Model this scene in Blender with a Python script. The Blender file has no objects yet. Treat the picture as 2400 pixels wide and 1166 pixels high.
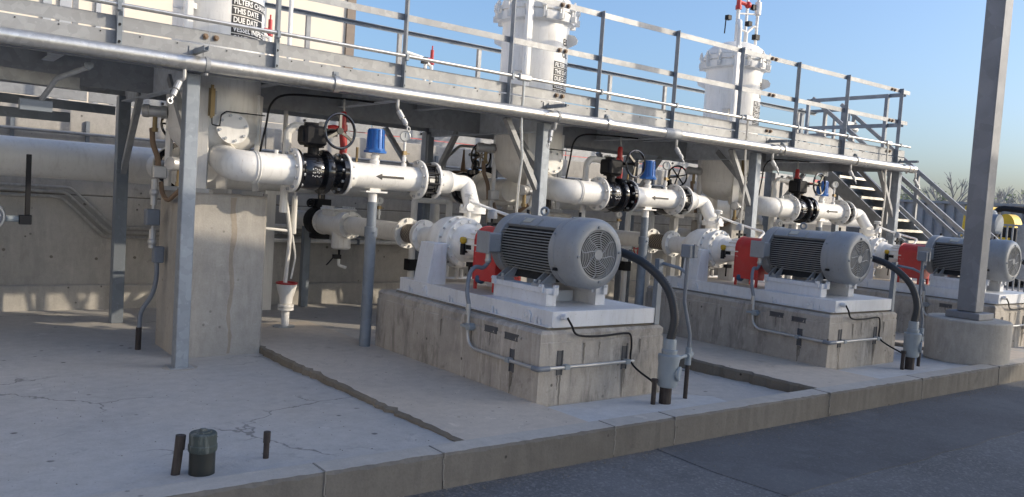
import bpy, math, random
from mathutils import Vector, Matrix
random.seed(7)
SC = bpy.context.scene
COL = SC.collection
R = math.radians

# ------------------------------------------------------------------ camera
def cam_axes(a, p, r):
    f = Vector((math.cos(p)*math.cos(a), math.cos(p)*math.sin(a), math.sin(p)))
    s = f.cross(Vector((0, 0, 1))).normalized()
    u = s.cross(f)
    return s*math.cos(r)+u*math.sin(r), -s*math.sin(r)+u*math.cos(r), f
S_, U_, F_ = cam_axes(R(52.8472), R(-3.3095), R(3.7162))
cd = bpy.data.cameras.new('camera')
cd.sensor_width = 36.0
cd.lens = 36.0*1937.72/2400.0
cd.clip_start = 0.05
cd.clip_end = 3000
cam = bpy.data.objects.new('camera', cd)
COL.objects.link(cam)
m = Matrix((S_, U_, -F_)).transposed().to_4x4()
m.translation = Vector((0, 0, 1.566))
cam.matrix_world = m
SC.camera = cam

# ------------------------------------------------------------------ light
SUN_DIR = Vector((1.06, -1.0, 0.62)).normalized()      # towards the sun
ELEV = math.asin(SUN_DIR.z)
ROT = math.atan2(SUN_DIR.x, SUN_DIR.y)
w = bpy.data.worlds.new('World')
SC.world = w
w.use_nodes = True
nt = w.node_tree
sky = nt.nodes.new('ShaderNodeTexSky')
sky.sky_type = 'NISHITA'
sky.sun_disc = False
sky.sun_elevation = ELEV
sky.sun_rotation = ROT
sky.altitude = 0
sky.air_density = 1.0
sky.dust_density = 3.3
sky.ozone_density = 4.6
bg = nt.nodes['Background']
bg.inputs['Strength'].default_value = 0.15
nt.links.new(sky.outputs[0], bg.inputs['Color'])
sd = bpy.data.lights.new('sun', 'SUN')
sd.energy = 2.0
sd.angle = R(0.55)
sd.color = (.95, .82, .64)
sun = bpy.data.objects.new('sun', sd)
COL.objects.link(sun)
sun.rotation_euler = SUN_DIR.to_track_quat('Z', 'Y').to_euler()
sun.location = (20, -20, 15)
SC.view_settings.view_transform = 'Standard'
SC.view_settings.look = 'None'
SC.view_settings.gamma = 1.0
SC.view_settings.exposure = 0.8
SC.view_settings.use_curve_mapping = False

# ------------------------------------------------------------------ mesh helper
def frame(d):
    d = Vector(d).normalized()
    a = Vector((0, 0, 1)) if abs(d.z) < 0.9 else Vector((1, 0, 0))
    x = a.cross(d).normalized()
    return x, d.cross(x).normalized(), d

class MB:
    def __init__(s):
        s.v = []; s.f = []
    def face(s, pts):
        n = len(s.v); s.v += [tuple(p) for p in pts]; s.f.append(tuple(range(n, n+len(pts)))); return s
    def box(s, x0, x1, y0, y1, z0, z1):
        n = len(s.v)
        s.v += [(x, y, z) for z in (z0, z1) for y in (y0, y1) for x in (x0, x1)]
        s.f += [tuple(n+i for i in q) for q in ((0, 2, 3, 1), (4, 5, 7, 6), (0, 1, 5, 4), (2, 6, 7, 3), (0, 4, 6, 2), (1, 3, 7, 5))]
        return s
    def obox(s, c, ax, ay, az):
        """box from centre and three half-axis vectors"""
        c, ax, ay, az = map(Vector, (c, ax, ay, az))
        n = len(s.v)
        for k in (-1, 1):
            for j in (-1, 1):
                for i in (-1, 1):
                    s.v.append(tuple(c+ax*i+ay*j+az*k))
        s.f += [tuple(n+i for i in q) for q in ((0, 2, 3, 1), (4, 5, 7, 6), (0, 1, 5, 4), (2, 6, 7, 3), (0, 4, 6, 2), (1, 3, 7, 5))]
        return s
    def bar(s, p0, p1, w, h, up=(0, 0, 1)):
        """rectangular bar from p0 to p1, w across, h along 'up'"""
        p0, p1 = Vector(p0), Vector(p1)
        d = (p1-p0); L = d.length; d.normalize()
        x = d.cross(Vector(up)).normalized(); u = x.cross(d)
        return s.obox((p0+p1)/2, x*(w/2), d*(L/2), u*(h/2))
    def cyl(s, p0, p1, r, n=16, r2=None, cap=True):
        p0, p1 = Vector(p0), Vector(p1)
        x, y, d = frame(p1-p0)
        r2 = r if r2 is None else r2
        b = len(s.v)
        for (p, q) in ((p0, r), (p1, r2)):
            for i in range(n):
                a = 2*math.pi*i/n
                s.v.append(tuple(p+x*(q*math.cos(a))+y*(q*math.sin(a))))
        for i in range(n):
            j = (i+1) % n
            s.f.append((b+i, b+j, b+n+j, b+n+i))
        if cap:
            s.f.append(tuple(b+i for i in reversed(range(n))))
            s.f.append(tuple(b+n+i for i in range(n)))
        return s
    def lathe(s, prof, o, axis, n=32, closed=False, cap=True):
        """prof = [(radius, height along axis)]"""
        o = Vector(o); x, y, d = frame(axis)
        b = len(s.v); m = len(prof)
        for (r, h) in prof:
            for i in range(n):
                a = 2*math.pi*i/n
                s.v.append(tuple(o+d*h+x*(r*math.cos(a))+y*(r*math.sin(a))))
        for k in range(m if closed else m-1):
            l = (k+1) % m
            for i in range(n):
                j = (i+1) % n
                s.f.append((b+k*n+i, b+k*n+j, b+l*n+j, b+l*n+i))
        if not closed and cap:
            if prof[0][0] > 1e-4: s.f.append(tuple(b+i for i in reversed(range(n))))
            if prof[-1][0] > 1e-4: s.f.append(tuple(b+(m-1)*n+i for i in range(n)))
        return s
    def torus(s, o, axis, r, t, n=32, k=8):
        return s.lathe([(r+t*math.cos(2*math.pi*i/k), t*math.sin(2*math.pi*i/k)) for i in range(k)], o, axis, n, True)
    def tube(s, pts, r, n=10, fillet=0.0, seg=6, cap=True, radii=None):
        pts = [Vector(p) for p in pts]
        path = []
        if fillet > 0:
            path.append(pts[0])
            for i in range(1, len(pts)-1):
                a, b, c = pts[i-1], pts[i], pts[i+1]
                d0 = (a-b); d1 = (c-b)
                l0, l1 = d0.length, d1.length
                d0.normalize(); d1.normalize()
                ang = d0.angle(d1)
                if ang > 3.1:
                    path.append(b); continue
                t = min(fillet/math.tan(ang/2), l0*0.49, l1*0.49)
                rr = t*math.tan(ang/2)
                cen = b+(d0+d1).normalized()*(rr/math.sin(ang/2))
                q0 = b+d0*t-cen; q1 = b+d1*t-cen
                tot = q0.angle(q1); ax = q0.cross(q1).normalized()
                for k in range(seg+1):
                    path.append(cen+Matrix.Rotation(tot*k/seg, 3, ax) @ q0)
            path.append(pts[-1])
        else:
            path = pts
        T = []
        for i in range(len(path)):
            a = path[max(i-1, 0)]; b = path[min(i+1, len(path)-1)]
            T.append((b-a).normalized())
        x, y, d = frame(T[0])
        b = len(s.v)
        for i, p in enumerate(path):
            if i:
                q = T[i-1].rotation_difference(T[i])
                x = q @ x; y = q @ y
            ri = r if radii is None else radii[min(i, len(radii)-1)]
            for k in range(n):
                a = 2*math.pi*k/n
                s.v.append(tuple(p+x*(ri*math.cos(a))+y*(ri*math.sin(a))))
        for i in range(len(path)-1):
            for k in range(n):
                l = (k+1) % n
                s.f.append((b+i*n+k, b+i*n+l, b+(i+1)*n+l, b+(i+1)*n+k))
        if cap:
            s.f.append(tuple(b+k for k in reversed(range(n))))
            e = b+(len(path)-1)*n
            s.f.append(tuple(e+k for k in range(n)))
        return s
    def prism(s, poly, ext):
        """poly = 3-D points of a planar outline, extruded by vector ext"""
        n = len(s.v); k = len(poly); e = Vector(ext)
        s.v += [tuple(p) for p in poly]+[tuple(Vector(p)+e) for p in poly]
        s.f.append(tuple(n+i for i in reversed(range(k)))); s.f.append(tuple(n+k+i for i in range(k)))
        for i in range(k):
            j = (i+1) % k
            s.f.append((n+i, n+j, n+k+j, n+k+i))
        return s
    def sphere(s, c, r, n=12, m=8, sz=1.0):
        return s.lathe([(max(r*math.sin(math.pi*i/m), 1e-5), -r*sz*math.cos(math.pi*i/m)) for i in range(m+1)], c, (0, 0, 1), n)
    def bolts(s, o, axis, r, n, br=0.014, h=0.02, a0=0.2):
        o = Vector(o); x, y, d = frame(axis)
        for i in range(n):
            a = a0+2*math.pi*i/n
            p = o+x*(r*math.cos(a))+y*(r*math.sin(a))
            s.cyl(p, p+d*h, br, 6)
        return s

BASE = {}
def mesh_from(mb, name, off, mat, smooth):
    me = bpy.data.meshes.new(name)
    me.from_pydata([(v[0]-off[0], v[1]-off[1], v[2]-off[2]) for v in mb.v], [], mb.f)
    me.materials.append(mat)
    if smooth:
        me.polygons.foreach_set('use_smooth', [True]*len(me.polygons))
        me.update()
        try: me.set_sharp_from_angle(angle=R(smooth))
        except Exception: pass
    me.update()
    return me
def bev(o, wd, seg=1):
    b = o.modifiers.new('bevel', 'BEVEL'); b.width = wd; b.segments = seg; b.limit_method = 'ANGLE'; b.angle_limit = R(40)
def T(name, label, cat, loc, group=None):
    o = bpy.data.objects.new(name, None); COL.objects.link(o)
    o.location = loc; o['label'] = label; o['category'] = cat
    if group: o['group'] = group
    o.empty_display_size = 0.1
    BASE[o.name] = Vector(loc)
    return o
def P(parent, name, mb, mat, smooth=35, bevel=0, kind=None, label=None):
    off = BASE[parent.name]
    me = mesh_from(mb, name, off, mat, smooth)
    o = bpy.data.objects.new(name, me); COL.objects.link(o)
    o.parent = parent
    BASE[o.name] = off
    if bevel: bev(o, bevel)
    if kind is None and (name.endswith('bolts') or name in ('tie_rods', 'ribs', 'housing_fins', 'paint_marks', 'vent_valves', 'lettering', 'rivets', 'needle_valve', 'spokes', 'fan_grille')): kind = 'stuff'
    if kind: o['kind'] = kind
    if label: o['label'] = label
    return o
def one(name, mb, mat, label, cat, loc, group=None, smooth=35, bevel=0, kind=None):
    me = mesh_from(mb, name, Vector(loc), mat, smooth)
    o = bpy.data.objects.new(name, me); COL.objects.link(o); o.location = loc
    if label: o['label'] = label
    if cat: o['category'] = cat
    if group: o['group'] = group
    if kind: o['kind'] = kind
    if bevel: bev(o, bevel)
    BASE[o.name] = Vector(loc)
    return o
def struct(name, mb, mat, smooth=0, bevel=0, parent=None):
    me = mesh_from(mb, name, Vector((0, 0, 0)), mat, smooth)
    o = bpy.data.objects.new(name, me); COL.objects.link(o)
    if parent: o.parent = parent
    else: o['kind'] = 'structure'
    if bevel: bev(o, bevel)
    BASE[o.name] = Vector((0, 0, 0))
    return o
def kids(o): return [c for c in bpy.data.objects if c.parent == o]
CH = {}
def copy_tree(o, delta, label=None, parent=None):
    c = o.copy(); COL.objects.link(c); c.parent = parent
    if parent is None:
        c.location = o.location+Vector(delta)
        if label: c['label'] = label
    for ch in kids(o): copy_tree(ch, delta, None, c)
    return c

# ------------------------------------------------------------------ materials
def nodes(name):
    mt = bpy.data.materials.new(name); mt.use_nodes = True
    n = mt.node_tree; b = n.nodes['Principled BSDF']
    return mt, n, b
class NG:
    def __init__(s, n): s.n = n
    def new(s, t, **k):
        x = s.n.nodes.new(t)
        for a, v in k.items(): setattr(x, a, v)
        return x
    def link(s, a, b): s.n.links.new(a, b)
    def pos(s, scale=(1, 1, 1)):
        g = s.new('ShaderNodeNewGeometry'); mp = s.new('ShaderNodeMapping')
        mp.inputs['Scale'].default_value = scale
        s.link(g.outputs['Position'], mp.inputs['Vector']); return mp.outputs[0]
    def noise(s, vec, scale, detail=4, rough=.55, dist=0):
        t = s.new('ShaderNodeTexNoise'); t.inputs['Scale'].default_value = scale
        t.inputs['Detail'].default_value = detail; t.inputs['Roughness'].default_value = rough
        t.inputs['Distortion'].default_value = dist
        s.link(vec, t.inputs['Vector']); return t.outputs['Fac']
    def ramp(s, fac, stops):
        r = s.new('ShaderNodeValToRGB'); e = r.color_ramp.elements
        while len(e) < len(stops): e.new(0.5)
        for i, (p, c) in enumerate(stops):
            e[i].position = p; e[i].color = (*c, 1) if len(c) == 3 else c
        s.link(fac, r.inputs[0]); return r.outputs[0]
    def g(s, fac, a, b):
        return s.ramp(fac, [(a, (0, 0, 0)), (b, (1, 1, 1))])
    def mix(s, fac, a, b, mode='MIX'):
        x = s.new('ShaderNodeMix', data_type='RGBA', blend_type=mode)
        for i, v in ((0, fac), (6, a), (7, b)):
            if hasattr(v, 'is_linked') or hasattr(v, 'links'): s.link(v, x.inputs[i])
            elif i == 0: x.inputs[0].default_value = v
            else: x.inputs[i].default_value = (*v, 1)
        return x.outputs[2]
    def mul(s, a, b):
        x = s.new('ShaderNodeMath', operation='MULTIPLY')
        for i, v in ((0, a), (1, b)):
            if isinstance(v, (int, float)): x.inputs[i].default_value = v
            else: s.link(v, x.inputs[i])
        return x.outputs[0]
    def bump(s, b, h, strength=.3, dist=.01):
        x = s.new('ShaderNodeBump'); x.inputs['Strength'].default_value = strength; x.inputs['Distance'].default_value = dist
        s.link(h, x.inputs['Height']); s.link(x.outputs[0], b.inputs['Normal'])

def c3(v, k): return tuple(min(1, max(0, x*k)) for x in v)
def paint(name, col, rough=.4, metal=0.0, var=.12, scale=5, dirt=0.0, bump=0.0, spec=.5, coat=0.0, dirtcol=(.18, .15, .12), chips=0.0, rust=0.0):
    mt, n, b = nodes(name); q = NG(n)
    p = q.pos()
    f = q.noise(p, scale, 5)
    c = q.ramp(f, [(.3, c3(col, 1-var)), (.7, c3(col, 1+var*.6))])
    if dirt:
        st = q.noise(q.pos((7, 7, 1.2)), 3, 6, .65)
        k = q.mul(q.g(st, .5, .8), dirt)
        c = q.mix(k, c, dirtcol)
    if rust:
        st2 = q.noise(q.pos((11, 11, .8)), 2.2, 5, .7)
        c = q.mix(q.mul(q.mul(q.g(st2, .6, .72), q.g(q.noise(p, 2.5, 2), .48, .6)), rust), c, (.30, .19, .10))
    if chips:
        c = q.mix(q.mul(q.g(q.noise(p, 55, 3, .6), .66, .69), chips), c, (.10, .085, .07))
        c = q.mix(q.mul(q.g(q.noise(q.pos((1, 1, 1.2)), 34, 4, .7), .68, .71), chips*.7), c, (.55, .54, .5))
        c = q.mix(q.mul(q.g(q.noise(p, 3.3, 6, .7, .5), .5, .7), chips*.35), c, (.33, .32, .29))
    q.link(c, b.inputs['Base Color'])
    rr = q.ramp(q.noise(p, scale*4, 3), [(.3, (rough*.85,)*3), (.7, (min(1, rough*1.2),)*3)])
    q.link(rr, b.inputs['Roughness'])
    b.inputs['Metallic'].default_value = metal
    b.inputs['Specular IOR Level'].default_value = spec
    if coat: b.inputs['Coat Weight'].default_value = coat
    if bump: q.bump(b, q.noise(p, 90, 3), bump, .004)
    return mt
def galv(name, col, rough, metal, sp=18, dark=.75):
    mt, n, b = nodes(name); q = NG(n)
    p = q.pos()
    v = q.new('ShaderNodeTexVoronoi'); v.inputs['Scale'].default_value = sp
    q.link(p, v.inputs['Vector'])
    bw = q.new('ShaderNodeRGBToBW'); q.link(v.outputs['Color'], bw.inputs[0])
    f2 = q.noise(p, 2.2, 5, .6)
    c1 = q.ramp(bw.outputs[0], [(.2, c3(col, .88)), (.8, c3(col, 1.08))])
    c = q.mix(q.mul(q.g(f2, .38, .72), .6), c1, c3(col, dark))
    c = q.mix(q.mul(q.g(q.noise(p, 26, 4), .62, .7), .5), c, c3(col, 1.25))
    q.link(c, b.inputs['Base Color'])
    q.link(q.ramp(f2, [(.3, (rough*.8,)*3), (.75, (min(1, rough*1.25),)*3)]), b.inputs['Roughness'])
    b.inputs['Metallic'].default_value = metal
    return mt
def concrete(name, col, streak=0.0, pits=.6, tint=(.3, .26, .2), tintamt=.4, cracks=0.0, bumps=.35, stain=.5, psc=7.5):
    mt, n, b = nodes(name); q = NG(n)
    p = q.pos()
    f1 = q.noise(p, 1.1, 6, .62); f2 = q.noise(p, 9, 6, .65); f3 = q.noise(p, 60, 3, .6)
    c = q.ramp(f1, [(.28, c3(col, .8)), (.5, col), (.72, c3(col, 1.14))])
    c = q.mix(q.mul(q.g(q.noise(p, .55, 4, .6), .42, .68), tintamt), c, tint)
    c = q.mix(.32, c, q.ramp(f2, [(.3, c3(col, .66)), (.7, c3(col, 1.2))]))
    c = q.mix(q.mul(q.g(f3, .45, .75), .25), c, c3(col, .55))
    if stain:
        s2 = q.mul(q.g(q.noise(p, 2.7, 7, .7, .4), .6, .72), stain)
        c = q.mix(s2, c, c3(col, .42))
        s3 = q.mul(q.g(q.noise(q.pos((1, 1, 1.3)), 4.1, 6, .7, .6), .63, .72), .5)
        c = q.mix(s3, c, c3(col, 1.5))
    if streak:
        g1 = q.noise(q.pos((5, 5, 1.1)), 1.5, 7, .75, .5); g2 = q.noise(q.pos((6.5, 6.5, .8)), 1.3, 7, .75, .4)
        c = q.mix(q.mul(q.mul(q.g(g1, .47, .62), q.g(q.noise(p, 1.7, 3), .36, .55)), streak*1.25), c, c3(col, .40))
        c = q.mix(q.mul(q.mul(q.g(g2, .52, .64), q.g(q.noise(p, 1.3, 3), .38, .55)), streak), c, c3(col, 1.5))
    if pits:
        v = q.new('ShaderNodeTexVoronoi'); v.inputs['Scale'].default_value = psc
        q.link(p, v.inputs['Vector'])
        pm = q.mul(q.ramp(v.outputs['Distance'], [(.07, (1, 1, 1)), (.12, (0, 0, 0))]), q.g(q.noise(p, 2.0, 2), .5, .56))
        c = q.mix(q.mul(pm, pits), c, c3(col, .22))
    if cracks:
        dn = q.new('ShaderNodeVectorMath', operation='ADD')
        nz = q.new('ShaderNodeTexNoise'); nz.inputs['Scale'].default_value = 5; nz.inputs['Detail'].default_value = 5
        q.link(p, nz.inputs['Vector'])
        sc = q.new('ShaderNodeVectorMath', operation='SCALE'); sc.inputs['Scale'].default_value = .28
        q.link(nz.outputs['Color'], sc.inputs[0]); q.link(p, dn.inputs[0]); q.link(sc.outputs[0], dn.inputs[1])
        v = q.new('ShaderNodeTexVoronoi', feature='DISTANCE_TO_EDGE'); v.inputs['Scale'].default_value = .9
        q.link(dn.outputs[0], v.inputs['Vector'])
        cm = q.mul(q.ramp(v.outputs['Distance'], [(.003, (1, 1, 1)), (.009, (0, 0, 0))]), q.g(q.noise(p, .8, 2), .5, .56))
        c = q.mix(q.mul(cm, cracks), c, c3(col, .3))
    q.link(c, b.inputs['Base Color'])
    b.inputs['Roughness'].default_value = .88
    b.inputs['Specular IOR Level'].default_value = .3
    h = q.mix(.5, f2, f3)
    q.bump(b, h, bumps, .012)
    return mt
def asphalt(name, col, agg, aggc):
    mt, n, b = nodes(name); q = NG(n)
    p = q.pos()
    c = q.ramp(q.noise(p, .9, 5, .6), [(.3, c3(col, .78)), (.7, c3(col, 1.25))])
    v = q.new('ShaderNodeTexVoronoi'); v.inputs['Scale'].default_value = 55
    q.link(p, v.inputs['Vector'])
    bw = q.new('ShaderNodeRGBToBW'); q.link(v.outputs['Color'], bw.inputs[0])
    c = q.mix(q.mul(q.g(bw.outputs[0], .62, .85), agg), c, aggc)
    v2 = q.new('ShaderNodeTexVoronoi'); v2.inputs['Scale'].default_value = 130
    q.link(p, v2.inputs['Vector'])
    bw2 = q.new('ShaderNodeRGBToBW'); q.link(v2.outputs['Color'], bw2.inputs[0])
    c = q.mix(q.mul(q.g(bw2.outputs[0], .55, .8), agg*.8), c, c3(aggc, .8))
    c = q.mix(q.mul(q.g(q.noise(p, 2.4, 6, .7), .55, .75), .45), c, c3(col, .55))
    c = q.mix(q.mul(q.g(q.noise(p, .7, 6, .65, .8), .56, .7), .5), c, c3(col, .5))
    c = q.mix(q.mul(q.g(q.noise(p, 1.6, 7, .75, .3), .58, .68), .4), c, c3(col, 1.7))
    v3 = q.new('ShaderNodeTexVoronoi'); v3.inputs['Scale'].default_value = 22
    q.link(p, v3.inputs['Vector'])
    c = q.mix(q.mul(q.mul(q.ramp(v3.outputs['Distance'], [(.10, (1, 1, 1)), (.2, (0, 0, 0))]), q.g(q.noise(p, 3, 3), .5, .6)), agg), c, aggc)
    q.link(c, b.inputs['Base Color']); b.inputs['Roughness'].default_value = .9
    q.bump(b, q.mix(.5, bw.outputs[0], q.noise(p, 70, 4)), .5, .012)
    return mt

WHITE = paint('white_paint', (.82, .805, .765), .34, var=.07, scale=3, dirt=.34, dirtcol=(.36, .33, .28), rust=.42, chips=.16, bump=.22)
WSKID = paint('white_skid_paint', (.66, .68, .71), .4, var=.08, scale=4, dirt=.3, dirtcol=(.3, .28, .25), rust=.25, chips=.35)
MOTOR = paint('grey_motor_paint', (.275, .292, .31), .4, var=.1, dirt=.25, chips=.55)
MOTORD = paint('dark_motor_recess', (.008, .009, .011), .7)  # near-black stands in for shade behind the fan grille and between fins
RED = paint('red_paint', (.5, .035, .035), .36, var=.14, chips=.3)
REDF = paint('faded_red_paint', (.62, .1, .09), .55)
BLUE = paint('blue_paint', (.025, .14, .45), .33, var=.12)
DBLUE = paint('dark_blue_knob', (.03, .09, .18), .5)
BLACK = paint('black_gloss_paint', (.012, .012, .014), .14, coat=.6)
BLACKM = paint('black_matt', (.014, .014, .016), .55, spec=.25)
RUBBER = paint('black_rubber_sheath', (.022, .025, .03), .5)
GREYFLEX = paint('grey_conduit_sheath', (.17, .19, .22), .5)
GALV = galv('galvanised_steel', (.30, .308, .315), .5, .2)
GALVD = galv('weathered_galvanised', (.36, .375, .385), .55, .15)
GALVP = galv('bright_galvanised_pipe', (.58, .57, .54), .33, .75, 30, .7)
STEEL = galv('blue_grey_painted_steel', (.21, .24, .275), .5, .15, 10)
POLE = galv('slate_pole_paint', (.20, .21, .23), .5, .05, 7, .8)
CAST = paint('grey_cast_metal', (.27, .31, .34), .45, var=.15, dirt=.35)
ALU = paint('aluminium_fitting', (.48, .48, .47), .42, metal=.5, var=.2)
BRASS = paint('brass', (.30, .225, .115), .5, metal=.5)
RUST = paint('rusty_brown_hose', (.22, .145, .09), .6, var=.3)
DARKPIPE = paint('rusted_dark_pipe', (.04, .032, .03), .8, var=.35, dirt=.3)
GREENCAP = paint('green_cap_paint', (.05, .068, .066), .6, var=.3, dirt=.6, dirtcol=(.4, .42, .4))
YELLOW = paint('yellow_paint', (.75, .48, .03), .4)
AMBER = paint('amber_glass', (.5, .33, .03), .15)
BRAID = None
PLATE = paint('nameplate', (.52, .5, .42), .4, metal=.4)
GAUGEF = paint('gauge_face', (.82, .81, .76), .3)
DECAL = paint('decal_black', (.015, .015, .018), .5)
DECALW = paint('decal_white', (.8, .8, .78), .5)
ARROW = paint('arrow_decal', (.06, .055, .05), .6)
CREAM = paint('cream_render', (.70, .63, .53), .85, var=.03, scale=2)
BROWN = paint('brown_trim', (.19, .15, .12), .6)
GREYTRIM = paint('grey_trim', (.36, .38, .41), .6)
OFFWHITE = paint('white_siding', (.66, .65, .61), .7, var=.06)
GLASSD = paint('dark_window', (.06, .08, .10), .15)
SHEET = paint('hazed_grey_sheet', (.34, .34, .345), .7, var=.15)  # grey raised to put far-off haze into the wall colour
BARK = paint('hazed_bark', (.36, .34, .32), .9)  # lightened so the colour itself carries distance haze
TWIG = paint('green_buds', (.22, .26, .10), .9)
DECKU = galv('deck_bounce_tint', (.58, .62, .67), .6, .05)  # paler and bluer than the steel to stand in for bounced light below
COLM = galv('shade_tinted_column', (.285, .32, .36), .5, .25)  # blue cast of the shade is mixed into this galvanised colour
CARW = paint('white_vehicle_paint', (.75, .75, .74), .25, coat=.5)
TYRE = paint('tyre', (.02, .02, .02), .8)
SLAB = concrete('slab_concrete', (.47, .455, .435), psc=4.6, pits=.9, cracks=.75, tint=(.44, .39, .325), tintamt=.6)
STRIP = concrete('strip_concrete', (.54, .475, .40), pits=.5, tint=(.42, .355, .28), stain=.5)
STRUTM = paint('dark_strut', (.07, .075, .085), .5, var=.3, dirt=.3)
PATCH = concrete('pale_patch_concrete', (.53, .53, .525), pits=.2, tint=(.45, .44, .42), stain=.3)
KERB = concrete('shaded_kerb_concrete', (.145, .136, .123), pits=.9, streak=.12, tint=(.25, .24, .22), stain=.55)  # brown stained face, colour darkened further to stand for missing shade
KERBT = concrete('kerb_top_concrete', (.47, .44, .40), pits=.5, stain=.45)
PLINTH = concrete('plinth_concrete', (.40, .37, .33), streak=.55, pits=.9, tint=(.29, .265, .23), stain=.75)
PEDEST = concrete('pedestal_concrete', (.41, .385, .345), streak=.22, pits=.5, tint=(.34, .33, .31), stain=.25)
WALLC = concrete('wall_concrete', (.46, .44, .405), streak=.2, pits=.9, tint=(.33, .315, .29), tintamt=.5, stain=.6)
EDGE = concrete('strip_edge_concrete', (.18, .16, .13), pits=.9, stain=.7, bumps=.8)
GROUT = concrete('grout', (.20, .185, .16), pits=0, stain=.4)
ASPH = asphalt('old_asphalt', (.112, .114, .12), .42, (.28, .28, .28))
ASPHN = asphalt('new_asphalt', (.096, .099, .107), .25, (.19, .19, .195))
CAULK = paint('joint_caulk', (.205, .195, .18), .8, var=.2)

def braid_mat():
    mt, n, b = nodes('braided_steel'); q = NG(n)
    wv = q.new('ShaderNodeTexChecker'); wv.inputs['Scale'].default_value = 55
    wv.inputs['Color1'].default_value = (.34, .29, .23, 1); wv.inputs['Color2'].default_value = (.06, .05, .045, 1)
    q.link(q.pos((1, 1, 1)), wv.inputs['Vector'])
    q.link(wv.outputs[0], b.inputs['Base Color']); b.inputs['Metallic'].default_value = .4; b.inputs['Roughness'].default_value = .5
    return mt
BRAID = braid_mat()

# ================================================================== SETTING
PITCH = 4.0
def zs(y):
    t = min(max((y-4.33)/(7.5-4.33), 0), 1); return -.03-.09*t
def zt(y):
    t = (y-4.33)/(7.7-4.33); return -.035*max(t, 0)

struct('ground', MB().face([(-300, -300, -.222), (600, -300, -.222), (600, 900, -.222), (-300, 900, -.222)]), ASPH)
# newer asphalt laid along the kerb, wavy edge
def asphalt_patch():
    mb = MB(); rnd = random.Random(3)
    xs = [4.66+i*.3 for i in range(90)]
    lo = [(x, 3.05+rnd.uniform(-.02, .02), -.217) for x in xs]
    hi = [(x, 4.20, -.217) for x in xs]
    for i in range(len(xs)-1):
        mb.face([lo[i], lo[i+1], hi[i+1], hi[i]])
    mb.face([(4.63, 4.2, -.217), (4.60, 3.6, -.217), (4.66, lo[0][1], -.217), (4.66, 4.2, -.217)])
    ring = [(4.63, 4.2), (4.60, 3.6)]+[(p[0], p[1]) for p in lo]
    for a, b in zip(ring, ring[1:]): mb.face([(a[0], a[1], -.217), (b[0], b[1], -.217), (b[0], b[1], -.226), (a[0], a[1], -.226)])
    struct('asphalt_patch', mb, ASPHN)
asphalt_patch()

# concrete slab: sloped sheet with a little unevenness
def dip(x):
    t = min(max((x-5.55)/.55, 0), 1) if x < 7.2 else 0
    return .07*t*t*(3-2*t)
def slab():
    mb = MB(); rnd = random.Random(5)
    ys = [4.3+i*.22 for i in range(33)]
    xs = [-7+i*.2 for i in range(171)]
    b = 0
    for y in ys:
        for x in xs:
            mb.v.append((x, y, zs(y)-dip(x)+rnd.uniform(-.003, .003)))
    n = len(xs)
    for j in range(len(ys)-1):
        for i in range(n-1):
            mb.f.append((j*n+i, j*n+i+1, (j+1)*n+i+1, (j+1)*n+i))
    struct('concrete_slab', mb, SLAB, smooth=60)
slab()
# raised strips with a chipped left edge
def strip(x0, x1, idx):
    mb = MB(); rnd = random.Random(20+idx)
    n = 70; y0, y1 = 4.335, 9.4
    def prof(y, e):
        z = zt(y)
        return [(x0+e-.012, y, zs(y)-.14), (x0+e*.8-.004, y, z-.024), (x0+e+.012+abs(e)*.6, y, z-.004), (x0+.05+e, y, z), (x1-.012, y, z), (x1, y, z-.012), (x1+.002, y, zs(y)-.14)]
    rows = []
    for i in range(n+1):
        y = y0+(y1-y0)*i/n
        e = rnd.uniform(-.01, .01)+(rnd.uniform(-.02, .035) if rnd.random() < .3 else 0)
        rows.append(prof(y, e))
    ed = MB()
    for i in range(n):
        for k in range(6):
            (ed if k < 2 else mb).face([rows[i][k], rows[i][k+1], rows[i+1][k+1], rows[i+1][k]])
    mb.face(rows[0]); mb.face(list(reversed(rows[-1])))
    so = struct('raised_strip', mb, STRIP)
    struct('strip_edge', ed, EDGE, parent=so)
for k in range(5):
    strip(2.99+PITCH*k, 4.10+PITCH*k, k)
# pale re-cast patches in front of the plinths
def pale_patch(pts, i):
    mb = MB()
    top = [(x, y, zs(y)+.006) for x, y in pts]
    mb.face(top)
    struct('concrete_patch', mb, PATCH)
pale_patch([(4.12, 4.34), (5.75, 4.34), (5.8, 4.62), (5.45, 4.9), (4.12, 4.93)], 0)
pale_patch([(8.12, 4.34), (10.2, 4.34), (10.35, 4.7), (10.1, 5.3), (9.6, 5.0), (8.12, 4.93)], 1)
# thin wet and oily film at the foot of the first plinth is left to the material

struct('bounce_yard', MB().face([(-60, -25, -.215), (-7.02, -25, -.215), (-7.02, 18, -.215), (-60, 18, -.215)]), PATCH)  # out-of-view paving added to reflect sunlight onto the left-facing sides
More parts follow.
